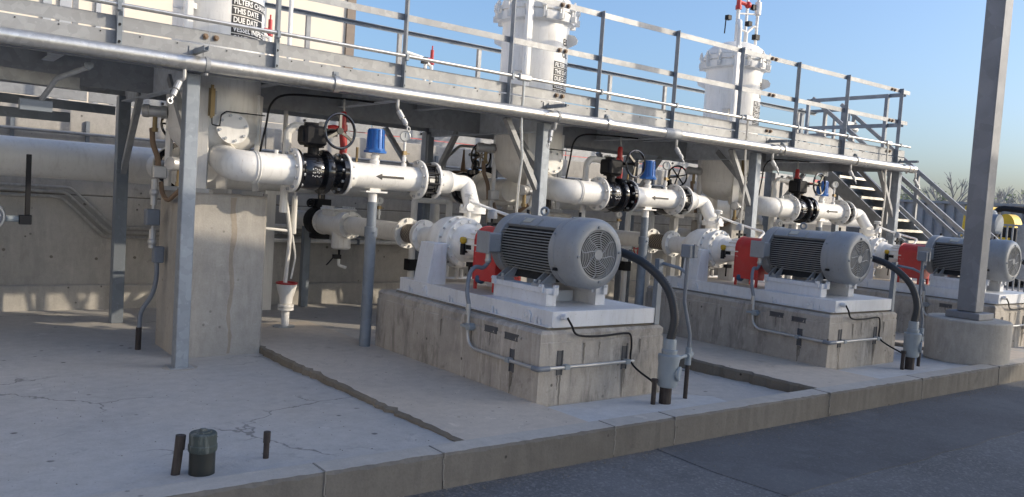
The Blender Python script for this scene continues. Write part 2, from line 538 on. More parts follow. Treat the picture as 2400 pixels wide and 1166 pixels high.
# kerb in cast segments with caulked joints
kb = bpy.data.objects.new('kerb', None); COL.objects.link(kb); kb['kind'] = 'structure'; BASE['kerb'] = Vector((0, 0, 0))
jx = [-7, -3.1, -.35, 1.96, 2.733, 4.182, 4.814, 6.9, 8.6, 10.4, 12.6, 15, 18, 22, 27]
rnd = random.Random(11)
def kerb_piece(xa, xb):
    mb = MB(); n = max(2, int((xb-xa)/.05)); rows = []
    for i in range(n+1):
        x = xa+(xb-xa)*i/n
        ch = .010+.012*rnd.random()*(rnd.random() < .5)
        yo = rnd.uniform(-.003, .003)
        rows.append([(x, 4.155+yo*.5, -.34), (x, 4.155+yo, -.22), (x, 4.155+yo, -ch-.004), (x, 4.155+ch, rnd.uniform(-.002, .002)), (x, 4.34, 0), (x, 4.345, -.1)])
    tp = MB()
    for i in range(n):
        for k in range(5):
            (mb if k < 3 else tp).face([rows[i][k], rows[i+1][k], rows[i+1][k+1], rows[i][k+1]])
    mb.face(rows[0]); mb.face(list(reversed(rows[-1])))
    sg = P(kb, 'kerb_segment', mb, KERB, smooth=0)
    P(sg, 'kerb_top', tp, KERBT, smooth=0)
for i in range(len(jx)-1):
    kerb_piece(jx[i]+.004, jx[i+1]-.004)
    mb = MB(); x = jx[i]
    w_ = .0045
    for q in range(6):
        z0 = -.20+q*.034; xo = rnd.uniform(-.008, .008)
        mb.box(x-w_+xo, x+w_+xo, 4.150, 4.17, z0, z0+.035)
    mb.box(x-.005, x+.005, 4.153, 4.33, -.004, .003)
    P(kb, 'joint', mb, CAULK, smooth=0)

# ------------------------------------------------------------------ containment wall
cw = T('containment_wall', 'tall stained concrete wall behind the white header pipe under the platform', 'wall', (8, 11.4, -.12))
xs = [-9, -5.2, -1.5, .55, 4.2, 7.9, 11.5, 15.2, 19]
for i in range(len(xs)-1):
    mb = MB().box(xs[i]+.006, xs[i+1]-.006, 11.40, 11.7, -.15, 1.28)
    P(cw, 'wall_panel', mb, WALLC, 0, .008)
    mb = MB().box(xs[i]+.006, xs[i+1]-.006, 11.405, 11.7, 1.292, 2.36)
    P(cw, 'wall_panel', mb, WALLC, 0, .008)
P(cw, 'footing', MB().box(-9, 19, 11.27, 11.39, -.15, .18), WALLC, 0, .012)
P(cw, 'wall_core', MB().box(-9, 19, 11.42, 11.68, -.15, 2.35), GROUT, 0)
for x, z in ((1.95, 1.18), (1.6, .52), (2.1, .5), (2.55, .52), (3.9, .7), (4.3, .68), (5.2, .7), (2.7, 2.18), (1.1, .6)):
    P(cw, 'tie_hole', MB().cyl((x, 11.385, z), (x, 11.402, z), .018, 10), GROUT)

# walkway on the far side of the wall
ww = T('rear_walkway', 'grey galvanised walkway edge along the top of the rear concrete wall', 'walkway', (6, 12, 2.36))
for i in range(6):
    x = -6+i*4
    P(ww, 'toe_board', MB().box(x+.01, x+3.99, 11.74, 11.76, 2.47, 2.60), GALV, 0, .003)
    P(ww, 'side_channel', MB().box(x+.01, x+3.99, 11.74, 11.79, 2.28, 2.46), GALV, 0, .003)
    P(ww, 'deck_plate', MB().box(x+.005, x+3.995, 11.8, 12.9, 2.42, 2.46), GALVD, 0)
    for s in (0.0, 2.0):
        P(ww, 'splice_bolt', MB().cyl((x+s+.9, 11.725, 2.55), (x+s+.9, 11.742, 2.55), .02, 6), BLACKM)

# ------------------------------------------------------------------ header pipe
hp = T('header_pipe', 'large white header pipe running along the rear concrete wall', 'pipe', (6, 10.85, 1.70))
P(hp, 'pipe', MB().cyl((-6, 10.85, 1.70), (19, 10.85, 1.70), .225, 40), WHITE)
for x in (6.3, 7.6, 10.3, 11.6):
    P(hp, 'band', MB().lathe([(.227, -.03), (.235, -.03), (.235, .03), (.227, .03)], (x, 10.85, 1.7), (1, 0, 0), 32), BLACK)
for x in (-2, .1, 4.1, 8.1, 12.1, 16):
    P(hp, 'pipe_support', MB().box(x-.06, x+.06, 10.8, 10.92, -.12, 1.5).box(x-.12, x+.12, 10.72, 11.0, 1.44, 1.49), WHITE, 0)

# conduits on the wall
for i, (z0, xd) in enumerate(((1.375, 0), (1.315, -.05), (1.255, -.10))):
    mb = MB().tube([(-4, 11.36, z0), (1.78+xd, 11.36, z0), (2.28+xd, 11.36, z0-.475), (7.9, 11.36, z0-.475)], .018, 8, .12)
    for x in (1.45, 6, 3.6):
        z = z0 if x < 2 else z0-.475
        mb.cyl((x-.03, 11.36, z), (x+.03, 11.36, z), .021, 8)
    one('wall_conduit', mb, GALVP, ('uppermost', 'middle', 'lowest')[i]+' of the three bent steel conduits on the rear wall', 'conduit', (1.9, 11.36, z0), 'conduits on the rear wall')
mb = MB().tube([(-4, 11.34, 2.04), (14, 11.34, 2.04)], .02, 8)
cu = T('upper_wall_conduit', 'long thin steel conduit clipped high on the rear wall above the header pipe', 'conduit', (2, 11.34, 2.04))
P(cu, 'pipe', mb, GALV)
for x in (-.5, 1.15, 1.95, 4.5, 7, 9.5, 12):
    P(cu, 'strut_bracket', MB().box(x-.022, x+.022, 11.365, 11.398, 1.72, 2.2), STEEL, 0)

# ------------------------------------------------------------------ truck canopy behind the camera (casts the shade over the foreground)
cy = T('loading_canopy', 'flat roofed loading canopy on steel columns behind the viewer', 'canopy', (13, -5, -.22))
H = 6.0
P(cy, 'roof', MB().prism([(4.56, -11, H), (21.2, -11, H), (21.2, -2.13, H), (4.56, 1.22, H)], (0, 0, .06)), OFFWHITE, 0)
P(cy, 'fascia', MB().box(4.6, 21.3, -11.02, -10.98, H+.07, H+.5), GREYTRIM, 0)
for x in (8.5, 17):
    for y in (-9, -2.5):
        P(cy, 'column', MB().box(x-.12, x+.12, y-.12, y+.12, -.22, H-.005), POLE, 0)

# ================================================================== PLATFORM
YF = 7.50          # outer face of the front channel
ZD = 2.745         # deck level
XE = 14.10         # right end of the platform
pf = T('steel_platform', 'long galvanised steel access platform on columns above the pump row', 'platform', (6, 8.9, -.12))
# front and rear channels
def channel(y0, y1, xa, xb):
    return MB().box(xa, xb, y0, y0+.012, 2.50, ZD).box(xa, xb, y0+.0125, y1, 2.50, 2.512).box(xa, xb, y0+.0125, y1, ZD-.012, ZD-.001)
for i, (xa, xb) in enumerate(((-6, 2.17), (2.174, 6.17), (6.174, 10.17), (10.174, XE))):
    P(pf, 'front_channel', channel(YF, YF+.07, xa, xb), GALV, 0)
    P(pf, 'rear_channel', MB().box(xa, xb, 10.20, 10.212, 2.46, ZD), GALVD, 0)
    P(pf, 'inner_channel', MB().box(xa, xb, 8.93, 8.945, 2.40, ZD-.04), GALVD, 0)
    nx = max(1, round((xb-xa)/1.333))
    for j in range(nx):
        a = xa+(xb-xa)*j/nx; b = xa+(xb-xa)*(j+1)/nx
        P(pf, 'deck_panel', MB().box(a+.004, b-.004, 7.58, 10.195, ZD-.038, ZD-.004), DECKU, 0)
P(pf, 'end_channel', MB().box(XE, XE+.012, YF, 10.21, 2.50, ZD), GALV, 0)
for k in range(4):
    x = 2.17+PITCH*k
    # cross beams (I shape), columns, braces
    for (xc, z0) in ((x-.055, 2.40), (x+2.0, 2.52), (x+.95, 2.60), (x-1.0, 2.60)):
        if xc > XE-.1: continue
        mb = MB().box(xc-.004, xc+.004, 7.575, 10.19, z0, 2.704)
        mb.box(xc-.05, xc+.05, 7.577, 10.188, z0-.01, z0)
        P(pf, 'cross_beam', mb, DECKU, 0)
    c = MB().box(x-.115, x, 7.535, 7.67, -.12, 2.495)
    co = P(pf, 'column', c, COLM, 0, .006)
    P(co, 'base_plate', MB().box(x-.16, x+.045, 7.50, 7.715, -.128, -.108), GALVD, 0)
    P(co, 'grout_pad', MB().lathe([(.16, -.03), (.15, .012), (.0001, .014)], (x-.057, 7.6, -.125), (0, 0, 1), 14), PEDEST, 0)
    mb = MB().box(x-.13, x, 10.13, 10.265, -.12, 2.455)
    P(pf, 'rear_column', mb, STEEL, 0, .006)
    # knee braces in the column frame
    P(pf, 'knee_brace', MB().bar((x-.055, 7.67, 1.95), (x-.055, 8.30, 2.52), .06, .07), GALV, 0)
    P(pf, 'knee_brace', MB().bar((x-.055, 10.2, 1.55), (x-.055, 9.45, 2.45), .06, .07), GALVD, 0)
    if k:
        P(pf, 'knee_brace', MB().bar((x-.115, 7.6, 1.72), (x-.60, 7.62, 2.50), .055, .075, (0, 1, 0)), GALV, 0)
        P(pf, 'knee_brace', MB().bar((x-.13, 10.27, 1.7), (x-.72, 10.27, 2.46), .055, .075, (0, 1, 0)), GALVD, 0)
# odd angle irons hanging below the deck at the left
P(pf, 'angle_iron', MB().bar((-.6, 7.62, 2.33), (1.35, 8.35, 2.36), .012, .10).bar((-.6, 7.66, 2.28), (1.35, 8.40, 2.31), .09, .01), GALVD, 0)
P(pf, 'angle_iron', MB().bar((-.4, 8.9, 2.22), (1.9, 9.6, 2.24), .012, .09).bar((-.4, 9.3, 2.1), (1.5, 9.75, 2.13), .012, .1), STEEL, 0)
P(pf, 'hanger_strap', MB().tube([(1.30, 7.66, 2.44), (1.10, 7.85, 2.33), (1.02, 8.05, 2.16)], .022, 8, .1), GALVD)
P(pf, 'hanger_clamp', MB().box(.86, 1.10, 8.02, 8.12, 2.06, 2.15), STEEL, 0)
P(pf, 'hanger_boss', MB().cyl((1.30, 7.63, 2.45), (1.30, 7.69, 2.45), .035, 10), STEEL, 0)

# ---- guard rails
RZ, MZ = 3.90, 3.376
def angle_post(x, y, z0, z1):
    # angle iron: one leg square to the walkway, one leg facing out
    return MB().box(x-.006, x, y-.065, y, z0, z1).box(x+.0005, x+.045, y-.006, y, z0, z1)
fr = T('guard_rail', 'galvanised guard rail with toe board along the front edge of the platform', 'guard rail', (6, 7.48, ZD))
posts = [1.47+1.3333*i for i in range(-5, 9)]+[13.78]
for x in posts:
    po = P(fr, 'post', angle_post(x, YF-.002, 2.60, RZ), STEEL, 0)  # dark steel colour stands in for the shaded side of galvanised posts
    P(po, 'post_bolt', MB().cyl((x+.022, YF-.026, 2.66), (x+.022, YF-.009, 2.66), .012, 6).cyl((x+.022, YF-.026, 2.80), (x+.022, YF-.009, 2.80), .012, 6), BLACKM)
segs = [-6, 2.22, 6.22, 10.22, 14.12]
for i in range(4):
    xa, xb = segs[i]+.003, segs[i+1]-.003
    def angle_rail(z):
        return MB().box(xa, xb, YF+.002, YF+.008, z-.065, z).box(xa, xb, YF+.0085, YF+.065, z-.006, z)
    P(fr, 'top_rail', angle_rail(RZ-.004), GALV, 0)
    P(fr, 'mid_rail', angle_rail(MZ), GALV, 0)
    P(fr, 'toe_board', MB().box(xa, xb, YF+.003, YF+.009, ZD+.014, ZD+.125), GALV, 0)
    mb = MB(); nb = int((xb-xa)/.3)
    for j in range(nb): mb.cyl((xa+.15+.3*j, YF-.006, ZD-.02), (xa+.15+.3*j, YF+.002, ZD-.02), .006, 6)
    P(fr, 'rivets', mb, BLACKM, kind='stuff')
for x in segs[1:]:
    if x > 14: x = 13.55
    for z in (ZD+.075, MZ-.035, RZ-.04):
        mb = MB()
        for dx in (-.035, .055): mb.cyl((x+dx, YF-.03, z), (x+dx, YF+.002, z), .016, 6).cyl((x+dx, YF-.014, z), (x+dx, YF+.001, z), .026, 6)
        P(fr, 'splice_bolts', mb, RUST, 0)
# end rail
er = T('end_guard_rail', 'dark galvanised guard rail across the right end of the platform', 'guard rail', (XE, 8.5, ZD))
for z in (RZ, MZ): P(er, 'rail', MB().box(XE-.004, XE+.004, 7.56, 9.45, z-.09, z-.02).box(XE+.0045, XE+.06, 7.56, 9.45, z-.03, z-.022), STEEL, 0)
for y in (7.85, 9.42): P(er, 'post', MB().box(XE-.06, XE-.005, y, y+.06, ZD, RZ-.03), STEEL, 0)
P(er, 'toe_board', MB().box(XE-.004, XE+.003, 7.56, 9.4, ZD+.01, ZD+.11), STEEL, 0)
# rear rail
rr_ = T('rear_guard_rail', 'shade-darkened galvanised guard rail along the back edge of the platform', 'guard rail', (6, 10.45, ZD))
YR = 10.22
for z in (3.80, 3.31): P(rr_, 'rail', MB().box(-6, 15.5, YR, YR+.007, z-.05, z).box(-6, 15.5, YR-.06, YR-.0005, z-.004, z+.003), STEEL, 0)  # dark colour stands for the shadowed near side of the rail
for i in range(17):
    x = -5.1+1.3333*i
    P(rr_, 'post', MB().box(x, x+.055, YR+.008, YR+.06, ZD-.2, 3.79), GALV, 0)

# ---- stairs at the right end
st = T('steel_stairs', 'steel stairs with pipe handrails descending from the right end of the platform', 'stairs', (15, 7.6, -.12))
SL = .79
def sz(y): return ZD-SL*(9.45-y)
for x in (14.42, 15.42):
    P(st, 'stringer', MB().bar((x, 9.55, sz(9.55)-.06), (x, 5.85, sz(5.85)-.06), .03, .24), GALV, 0)
    hr = MB().bar((x, 9.60, sz(9.55)+1.12), (x, 6.2, sz(6.15)+1.12), .05, .07)
    P(st, 'handrail', hr, GALV)
    P(st, 'mid_handrail', MB().bar((x, 9.5, sz(9.5)+.56), (x, 6.2, sz(6.2)+.56), .045, .06), GALV)
    for y in (9.3, 7.9, 6.4): P(st, 'rail_post', MB().box(x-.03, x+.03, y-.03, y+.03, sz(y)-.05, sz(y)+1.10), GALV, 0)
    P(st, 'rail_return', MB().tube([(x, 6.2, sz(6.2)+1.12), (x, 6.02, sz(6.2)+1.0), (x, 6.1, sz(6.2)+.7), (x, 6.25, sz(6.2)+.56)], .025, 8, .1), GALV)
nst = 15
for i in range(nst):
    y = 9.42-.24*(i+.5); z = sz(y)
    tr = P(st, 'tread', MB().box(14.437, 15.403, y-.13, y+.11, z-.012, z+.012), GALV, 0)
    P(tr, 'nosing', MB().box(14.44, 15.40, y-.165, y-.131, z-.03, z+.016), GALVP, 0)
P(st, 'soffit_plate', MB().bar((14.92, 9.5, sz(9.5)-.20), (14.92, 6.2, sz(6.2)-.20), .95, .012), STEEL, 0)
P(st, 'landing', MB().box(14.13, 15.45, 9.47, 10.55, ZD-.05, ZD), GALVD, 0)
for (x, y) in ((15.4, 9.5), (15.4, 10.5), (14.45, 10.5)):
    P(st, 'landing_post', MB().box(x-.05, x+.05, y-.05, y+.05, -.15, RZ if x > 15 else ZD-.06), STEEL, 0)
for z in (RZ-.03, MZ): P(st, 'landing_rail', MB().box(15.44, 15.47, 9.55, 10.5, z-.06, z).box(14.15, 15.4, 10.56, 10.59, z-.06, z), STEEL, 0)
# flood light on the landing
fl = T('flood_light', 'small beige flood light fixed to the stair landing rail', 'light', (15.3, 9.3, 3.45))
P(fl, 'housing', MB().box(15.05, 15.40, 9.2, 9.34, 3.40, 3.56), ALU, 0, .015)
P(fl, 'lens', MB().sphere((15.42, 9.25, 3.42), .06, 10, 6), GAUGEF)
P(fl, 'arm', MB().cyl((15.2, 9.27, 3.56), (15.2, 9.27, 3.72), .02, 8), STEEL)

# ---- big sprinkler main
mp = T('sprinkler_main', 'thick bright galvanised pipe hung along the front of the platform', 'pipe', (6, 7.38, 2.555))
PY, PZ, PR = 7.385, 2.56, .0635
P(mp, 'pipe', MB().cyl((-6, PY, PZ), (14.15, PY, PZ), PR, 28), GALVP)
P(mp, 'end_cap', MB().lathe([(.064, 0), (.071, .0), (.071, .03), (.065, .035), (.068, .04), (.071, .10), (.055, .125), (.0001, .13)], (14.15, PY, PZ), (1, 0, 0), 24), GALVP)
for x in (3.37, 6.91, 10.45, 12.4):
    cpl = P(mp, 'coupling', MB().lathe([(.064, -.03), (.079, -.03), (.081, 0), (.079, .03), (.064, .03)], (x, PY, PZ), (1, 0, 0), 24), GALVP)
    P(cpl, 'coupling_bolt', MB().cyl((x, PY-.02, PZ+.09), (x, PY+.05, PZ+.09), .012, 6).box(x-.025, x+.025, PY-.01, PY+.03, PZ+.06, PZ+.115), STEEL)
P(mp, 'pipe_sleeve', MB().cyl((7.9, PY, PZ), (8.2, PY, PZ), PR+.005, 24), GALVD)
for x in (2.10, 6.05, 10.25, 13.95):
    # trapeze arm over the pipe, fixed to the channel, and the clevis round the pipe
    P(mp, 'hanger_arm', MB().box(x-.02, x+.021, PY-.22, YF+.001, 2.650, 2.654).box(x-.02, x-.016, PY-.22, YF-.002, 2.6545, 2.69).box(x+.017, x+.021, PY-.22, YF-.002, 2.6545, 2.69), STEEL, 0)
    P(mp, 'hanger_plate', MB().box(x-.05, x+.05, YF-.010, YF-.001, 2.62, 2.72).cyl((x+.02, YF-.03, 2.705), (x+.02, YF-.009, 2.705), .014, 6), GALV, 0)
    P(mp, 'clevis', MB().lathe([(.064, -.018), (.070, -.018), (.070, .018), (.064, .018)], (x+.07, PY, PZ), (1, 0, 0), 24).cyl((x+.07, PY, PZ-.09), (x+.07, PY, PZ-.06), .018, 8), GALV)
for i in range(7):
    x = 1.99+2.057*i
    s = .13*(-1 if i in (0, 2) else 1)
    nz = P(mp, 'drop_nozzle', MB().tube([(x, PY, PZ-.05), (x, PY, PZ-.14), (x+s*.25, PY+.03, PZ-.17), (x+s*.75, PY-.03, PZ-.31)], .017, 8, .03).cyl((x+s*.25, PY+.03, PZ-.17), (x+s*.5, PY, PZ-.24), .029, 10).cyl((x+s*.55, PY-.01, PZ-.25), (x+s*.72, PY-.03, PZ-.30), .025, 10), ALU)
    P(nz, 'nozzle_tip', MB().torus((x+s*.9, PY-.04, PZ-.345), (.3, -.9, .1), .022, .006, 14, 6).cyl((x+s*.75, PY-.03, PZ-.31), (x+s*.86, PY-.04, PZ-.335), .012, 8), ALU)

# ---- small conduit clipped to the posts
sc_ = T('rail_conduit', 'slim steel conduit clipped to the guard rail posts above the thick pipe', 'conduit', (6, 7.40, 2.93))
CYY, CZZ = 7.408, 2.935
P(sc_, 'pipe', MB().tube([(-6, CYY, CZZ+.01), (4, CYY, CZZ+.008), (8, CYY, CZZ-.008), (14.1, CYY, CZZ-.005)], .0185, 10), GALVP)
for x in posts: P(sc_, 'clip', MB().box(x-.018, x+.012, CYY-.026, YF-.068, CZZ-.035, CZZ+.028), STEEL, 0)
for x, zb in ((5.63, .75), (9.62, .72), (13.38, .9)):
    jb_ = P(sc_, 'junction_fitting', MB().box(x-.085, x+.085, CYY-.034, CYY+.03, CZZ-.032, CZZ+.04), ALU, 0, .012)
    P(sc_, 'conduit_drop', MB().tube([(x, CYY, CZZ-.03), (x, CYY, 2.4), (x+.035, CYY-.01, 2.05), (x+.01, CYY-.01, 1.75), (x, CYY, zb)], .016, 8, .3), GALVP)

# ---- lamp pole
lp = T('lamp_pole', 'tall square slate grey lamp pole on a round concrete pedestal', 'lamp pole', (10.66, 4.66, -.02))
P(lp, 'pedestal', MB().lathe([(.47, 0), (.47, .50), (.455, .515), (.0001, .52)], (10.66, 4.66, -.03), (0, 0, 1), 56), PEDEST, 40)
P(lp, 'base_cover', MB().box(10.66-.20, 10.66+.20, 4.66-.20, 4.66+.20, .491, .57), POLE, 0, .006)
P(lp, 'shaft', MB().box(10.66-.112, 10.66+.112, 4.66-.112, 4.66+.112, .571, 8.2), POLE, 0, .012)
P(lp, 'lamp_head', MB().box(10.2, 10.9, 4.0, 5.3, 8.21, 8.33), POLE, 0, .02)

# ================================================================== PUMP UNITS (the first is built, the others are copies)
UNIT = []          # (root, labels for the second and third unit, reach)
def reg(root, *labels): UNIT.append((root, labels)); return root
ORD = ('nearest', 'middle', 'farthest')

# ---- concrete plinth
pl = reg(T('concrete_plinth', 'streaked concrete plinth under the nearest grey motor', 'plinth', (4.79, 6.3, -.12), 'pump plinths'),
         'streaked concrete plinth under the middle grey motor', 'concrete plinth under the farthest motor behind the lamp pole')
PX0, PX1, PY0, PY1, PZ1 = 4.09, 5.49, 4.95, 7.66, .555
def plinth_mesh():
    mb = MB(); rnd = random.Random(2)
    c = .022
    # outline rings with small chamfer and worn corners
    def ring(ins, z):
        pts = []
        n = 26
        for (a, b) in (((PX0, PY0), (PX1, PY0)), ((PX1, PY0), (PX1, PY1)), ((PX1, PY1), (PX0, PY1)), ((PX0, PY1), (PX0, PY0))):
            for i in range(n):
                t = i/n
                pts.append((a[0]+(b[0]-a[0])*t, a[1]+(b[1]-a[1])*t))
        cx, cy = (PX0+PX1)/2, (PY0+PY1)/2
        out = []
        for (x, y) in pts:
            j = rnd.uniform(-.003, .003)
            if z > .3 and rnd.random() < .25: j += rnd.uniform(0, .010)
            hx, hy = (PX1-PX0)/2-ins-j, (PY1-PY0)/2-ins-j
            out.append((cx+(x-cx)/((PX1-PX0)/2)*hx, cy+(y-cy)/((PY1-PY0)/2)*hy, z+(rnd.uniform(-.003, .003) if z > .3 else 0)))
        return out
    rings = [ring(0, -.16), ring(0, .2), ring(0, PZ1-.092), ring(.007, PZ1-.086), ring(.006, PZ1-c-.004), ring(c+.006, PZ1)]
    b = 0; n = len(rings[0])
    for r_ in rings: mb.v += r_
    for k in range(5):
        for i in range(n):
            j = (i+1) % n
            mb.f.append((k*n+i, k*n+j, (k+1)*n+j, (k+1)*n+i))
    mb.f.append(tuple(5*n+i for i in range(n)))
    return mb
P(pl, 'block', plinth_mesh(), PLINTH, 0)
P(pl, 'grout_bed', MB().box(4.19, 5.42, 5.01, 7.47, .54, .574), GROUT, 0, .012)
# cast-in strut pieces
for (x, y, z, ax) in ((PX0, 5.62, .47, 'h'), (PX0, 5.33, .455, 'h')):
    P(pl, 'cast_in_strut', MB().box(x-.005, x+.01, y-.09, y+.09, z-.028, z-.020).box(x-.005, x+.01, y-.09, y+.09, z+.020, z+.028).box(x-.002, x+.01, y-.088, y+.088, z-.019, z+.019), STRUTM, 0)
for y in (5.30,):
    P(pl, 'cast_in_strut', MB().box(PX0-.008, PX0+.01, y-.03, y-.02, .17, .36).box(PX0-.008, PX0+.01, y+.02, y+.03, .17, .36).box(PX0-.003, PX0+.01, y-.019, y+.019, .172, .358), STRUTM, 0)
for x in (4.30, 5.02):
    P(pl, 'cast_in_strut', MB().box(x-.03, x-.02, PY0-.008, PY0+.01, .20, .40).box(x+.02, x+.03, PY0-.008, PY0+.01, .20, .40).box(x-.019, x+.019, PY0-.003, PY0+.01, .202, .398), STRUTM, 0)

def drips():
    mb = MB(); rnd = random.Random(31)
    def drip(x, y, z0, L, w_, face):
        n = 7; A = []; B = []
        for i in range(n+1):
            t = i/n; ww = w_*(1-.75*t)*(1+rnd.uniform(-.25, .25)); o = rnd.uniform(-.004, .004); z = z0-L*t
            if face == 'y': A.append((x-ww+o, PY0-.0045, z)); B.append((x+ww+o, PY0-.0045, z))
            else: A.append((PX0-.0045, y+ww+o, z)); B.append((PX0-.0045, y-ww+o, z))
        for i in range(n): mb.face([A[i], A[i+1], B[i+1], B[i]])
    for x in (4.285, 4.31, 5.01, 5.03, 4.55, 4.72, 5.2): drip(x, 0, .20 if x in (4.285, 4.31, 5.01, 5.03) else .45, rnd.uniform(.12, .26), rnd.uniform(.006, .014), 'y')
    for y in (5.29, 5.31, 5.62, 5.9, 6.4, 6.9): drip(0, y, .17 if y < 5.4 else .44, rnd.uniform(.1, .25), rnd.uniform(.006, .014), 'x')
    return mb
P(pl, 'drip_stains', drips(), concrete('drip_stain', (.17, .155, .135), pits=0, stain=.5), 0, kind='stuff')
# ---- skid
sk = reg(T('pump_skid', 'white painted steel base frame on the nearest concrete plinth', 'skid', (4.8, 6.2, .575), 'pump skids'),
         'white painted steel base frame on the middle concrete plinth', 'white steel base frame on the farthest plinth behind the lamp pole')
SX0, SX1, SY0, SY1, SZ0, SZ1 = 4.22, 5.39, 4.98, 7.44, .575, .708
P(sk, 'side_rail', MB().box(SX0, SX0+.012, SY0, SY1, SZ0+.012, SZ1).box(SX0-.025, SX0+.05, SY0+.01, SY1+.02, SZ0, SZ0+.0115), WSKID, 0, .003)
P(sk, 'side_rail', MB().box(SX1-.012, SX1, SY0, SY1, SZ0+.012, SZ1).box(SX1-.05, SX1+.025, SY0+.01, SY1+.02, SZ0, SZ0+.0115), WSKID, 0, .003)
P(sk, 'end_plate', MB().box(SX0+.0125, SX1-.0125, SY0, SY0+.012, SZ0+.001, SZ1), WSKID, 0, .003)
P(sk, 'end_plate', MB().box(SX0+.0125, SX1-.0125, SY1-.012, SY1, SZ0+.001, SZ1), WSKID, 0, .003)
P(sk, 'deck_plate', MB().box(SX0+.013, SX1-.013, SY0+.013, SY0+1.05, SZ1-.014, SZ1-.003), WSKID, 0)
P(sk, 'grout_fill', MB().box(SX0+.013, SX1-.013, SY0+1.055, SY1-.013, SZ1-.05, SZ1-.02), STRIP, 0)
for y in (5.30, 6.95):
    P(sk, 'lifting_lug', MB().prism([(SX0-.016, y-.055, SZ0+.013), (SX0-.016, y+.055, SZ0+.013), (SX0-.016, y+.055, SZ0+.075), (SX0-.016, y+.035, SZ0+.105), (SX0-.016, y-.035, SZ0+.105), (SX0-.016, y-.055, SZ0+.075)], (.015, 0, 0)).torus((SX0-.017, y, SZ0+.065), (1, 0, 0), .022, .006, 14, 6), WSKID, 0)
mb = MB()
for y in (5.14, 5.75, 6.45, 7.2):
    for d in (-.02, .03): mb.cyl((SX0-.013, y+d, SZ0+.0116), (SX0-.013, y+d, SZ0+.05+.02*(d > 0)), .008, 6).box(SX0-.022, SX0-.004, y+d-.01, y+d+.01, SZ0+.0116, SZ0+.025)
P(sk, 'anchor_bolts', mb, WSKID, 0)
P(sk, 'ground_boss', MB().cyl((4.33, SY0-.05, .665), (4.33, SY0, .665), .026, 16).cyl((4.33, SY0-.055, .665), (4.33, SY0-.05, .665), .018, 12), WSKID)
# motor pedestals
for (xa, xb) in ((4.37, 4.50), (4.93, 5.06)):
    pd = P(sk, 'motor_pedestal', MB().box(xa+.012, xb-.004, 5.27, 6.02, SZ1-.004, .81).box(xa, xb, 5.26, 6.03, .811, .858), WSKID, 0, .003)
    for y in (5.31, 5.99):
        P(pd, 'jack_block', MB().box(xa-.022, xa-.001, y-.022, y+.022, .815, .885).cyl((xa-.04, y, .87), (xa-.022, y, .87), .009, 8), WSKID, 0)
    P(pd, 'jack_block', MB().box(xb-.06, xb-.018, 5.232, 5.259, .80, .885).cyl((xb-.039, 5.22, .87), (xb-.039, 5.232, .87), .009, 8), WSKID, 0)
P(sk, 'pedestal_web', MB().box(4.505, 4.925, 5.55, 5.56, SZ1-.003, .80), WSKID, 0)

# ---- motor
mo = reg(T('electric_motor', 'nearest grey ribbed electric motor with round slotted fan cover', 'motor', (4.72, 5.6, .86), 'pump motors'),
         'middle grey ribbed electric motor with round slotted fan cover', 'farthest grey electric motor half hidden behind the lamp pole')
MX, MZ_ = 4.72, 1.163
mc = (MX, 0, MZ_)
P(mo, 'fan_cover', MB().lathe([(.292, 5.345), (.298, 5.335), (.300, 5.30), (.300, 5.13), (.296, 5.085), (.282, 5.055), (.258, 5.036), (.215, 5.028), (.206, 5.030), (.204, 5.095)][::-1], (MX, 0, MZ_), (0, 1, 0), 56, cap=False), MOTOR, 30)
P(mo, 'cover_seam', MB().lathe([(.3002, 5.262), (.303, 5.262), (.303, 5.272), (.3002, 5.272)], (MX, 0, MZ_), (0, 1, 0), 56), MOTOR, 30)
P(mo, 'fan_recess', MB().cyl((MX, 5.10, MZ_), (MX, 5.11, MZ_), .285, 40), MOTORD)
gr = MB()
for r_ in (.052, .070, .088, .106, .124, .142, .160, .178, .196):
    gr.lathe([(r_-.0032, 5.040), (r_+.0032, 5.040), (r_+.0032, 5.046), (r_-.0032, 5.046)], (MX, 0, MZ_), (0, 1, 0), 48, True)
gr.cyl((MX, 5.034, MZ_), (MX, 5.05, MZ_), .043, 28)
for i in range(8):
    a0 = 2*math.pi*i/8+.15
    pts = []
    for j in range(7):
        r_ = .04+.168*j/6; a = a0+.55*math.sin(j/6*math.pi*.75)
        pts.append((MX+r_*math.cos(a), 5.040, MZ_+r_*math.sin(a)))
    gr.tube(pts, .0048, 6)
P(mo, 'fan_grille', gr, MOTOR, 40)
mb = MB()
for a in (0, 90, 180, 270):
    x, z = MX+.228*math.cos(R(a+5)), MZ_+.228*math.sin(R(a+5))
    mb.cyl((x, 5.018, z), (x, 5.036, z), .012, 6)
for a in (30, 75, 105, 150, 210, 250, 330):
    x, z = MX+.301*math.cos(R(a)), MZ_+.301*math.sin(R(a))
    mb.cyl((x, 5.30, z), (MX+.308*math.cos(R(a)), 5.30, MZ_+.308*math.sin(R(a))), .010, 6)
P(mo, 'cover_bolts', mb, STEEL)
P(mo, 'stator_core', MB().cyl((MX, 5.33, MZ_), (MX, 6.06, MZ_), .248, 40), MOTORD)
fn = MB()
for s in (-1, 1):
    for i in range(15):
        z = MZ_-.195+i*.0245
        xin = math.sqrt(max(.25**2-(z-MZ_)**2, 0.0004))
        xo = math.sqrt(.283**2-(z-MZ_)**2)
        fn.box(*sorted((MX+s*(xin-.02), MX+s*xo)), 5.35, 6.055, z-.0035, z+.0035)
P(mo, 'cooling_fins', fn, MOTOR, 0, kind='stuff')
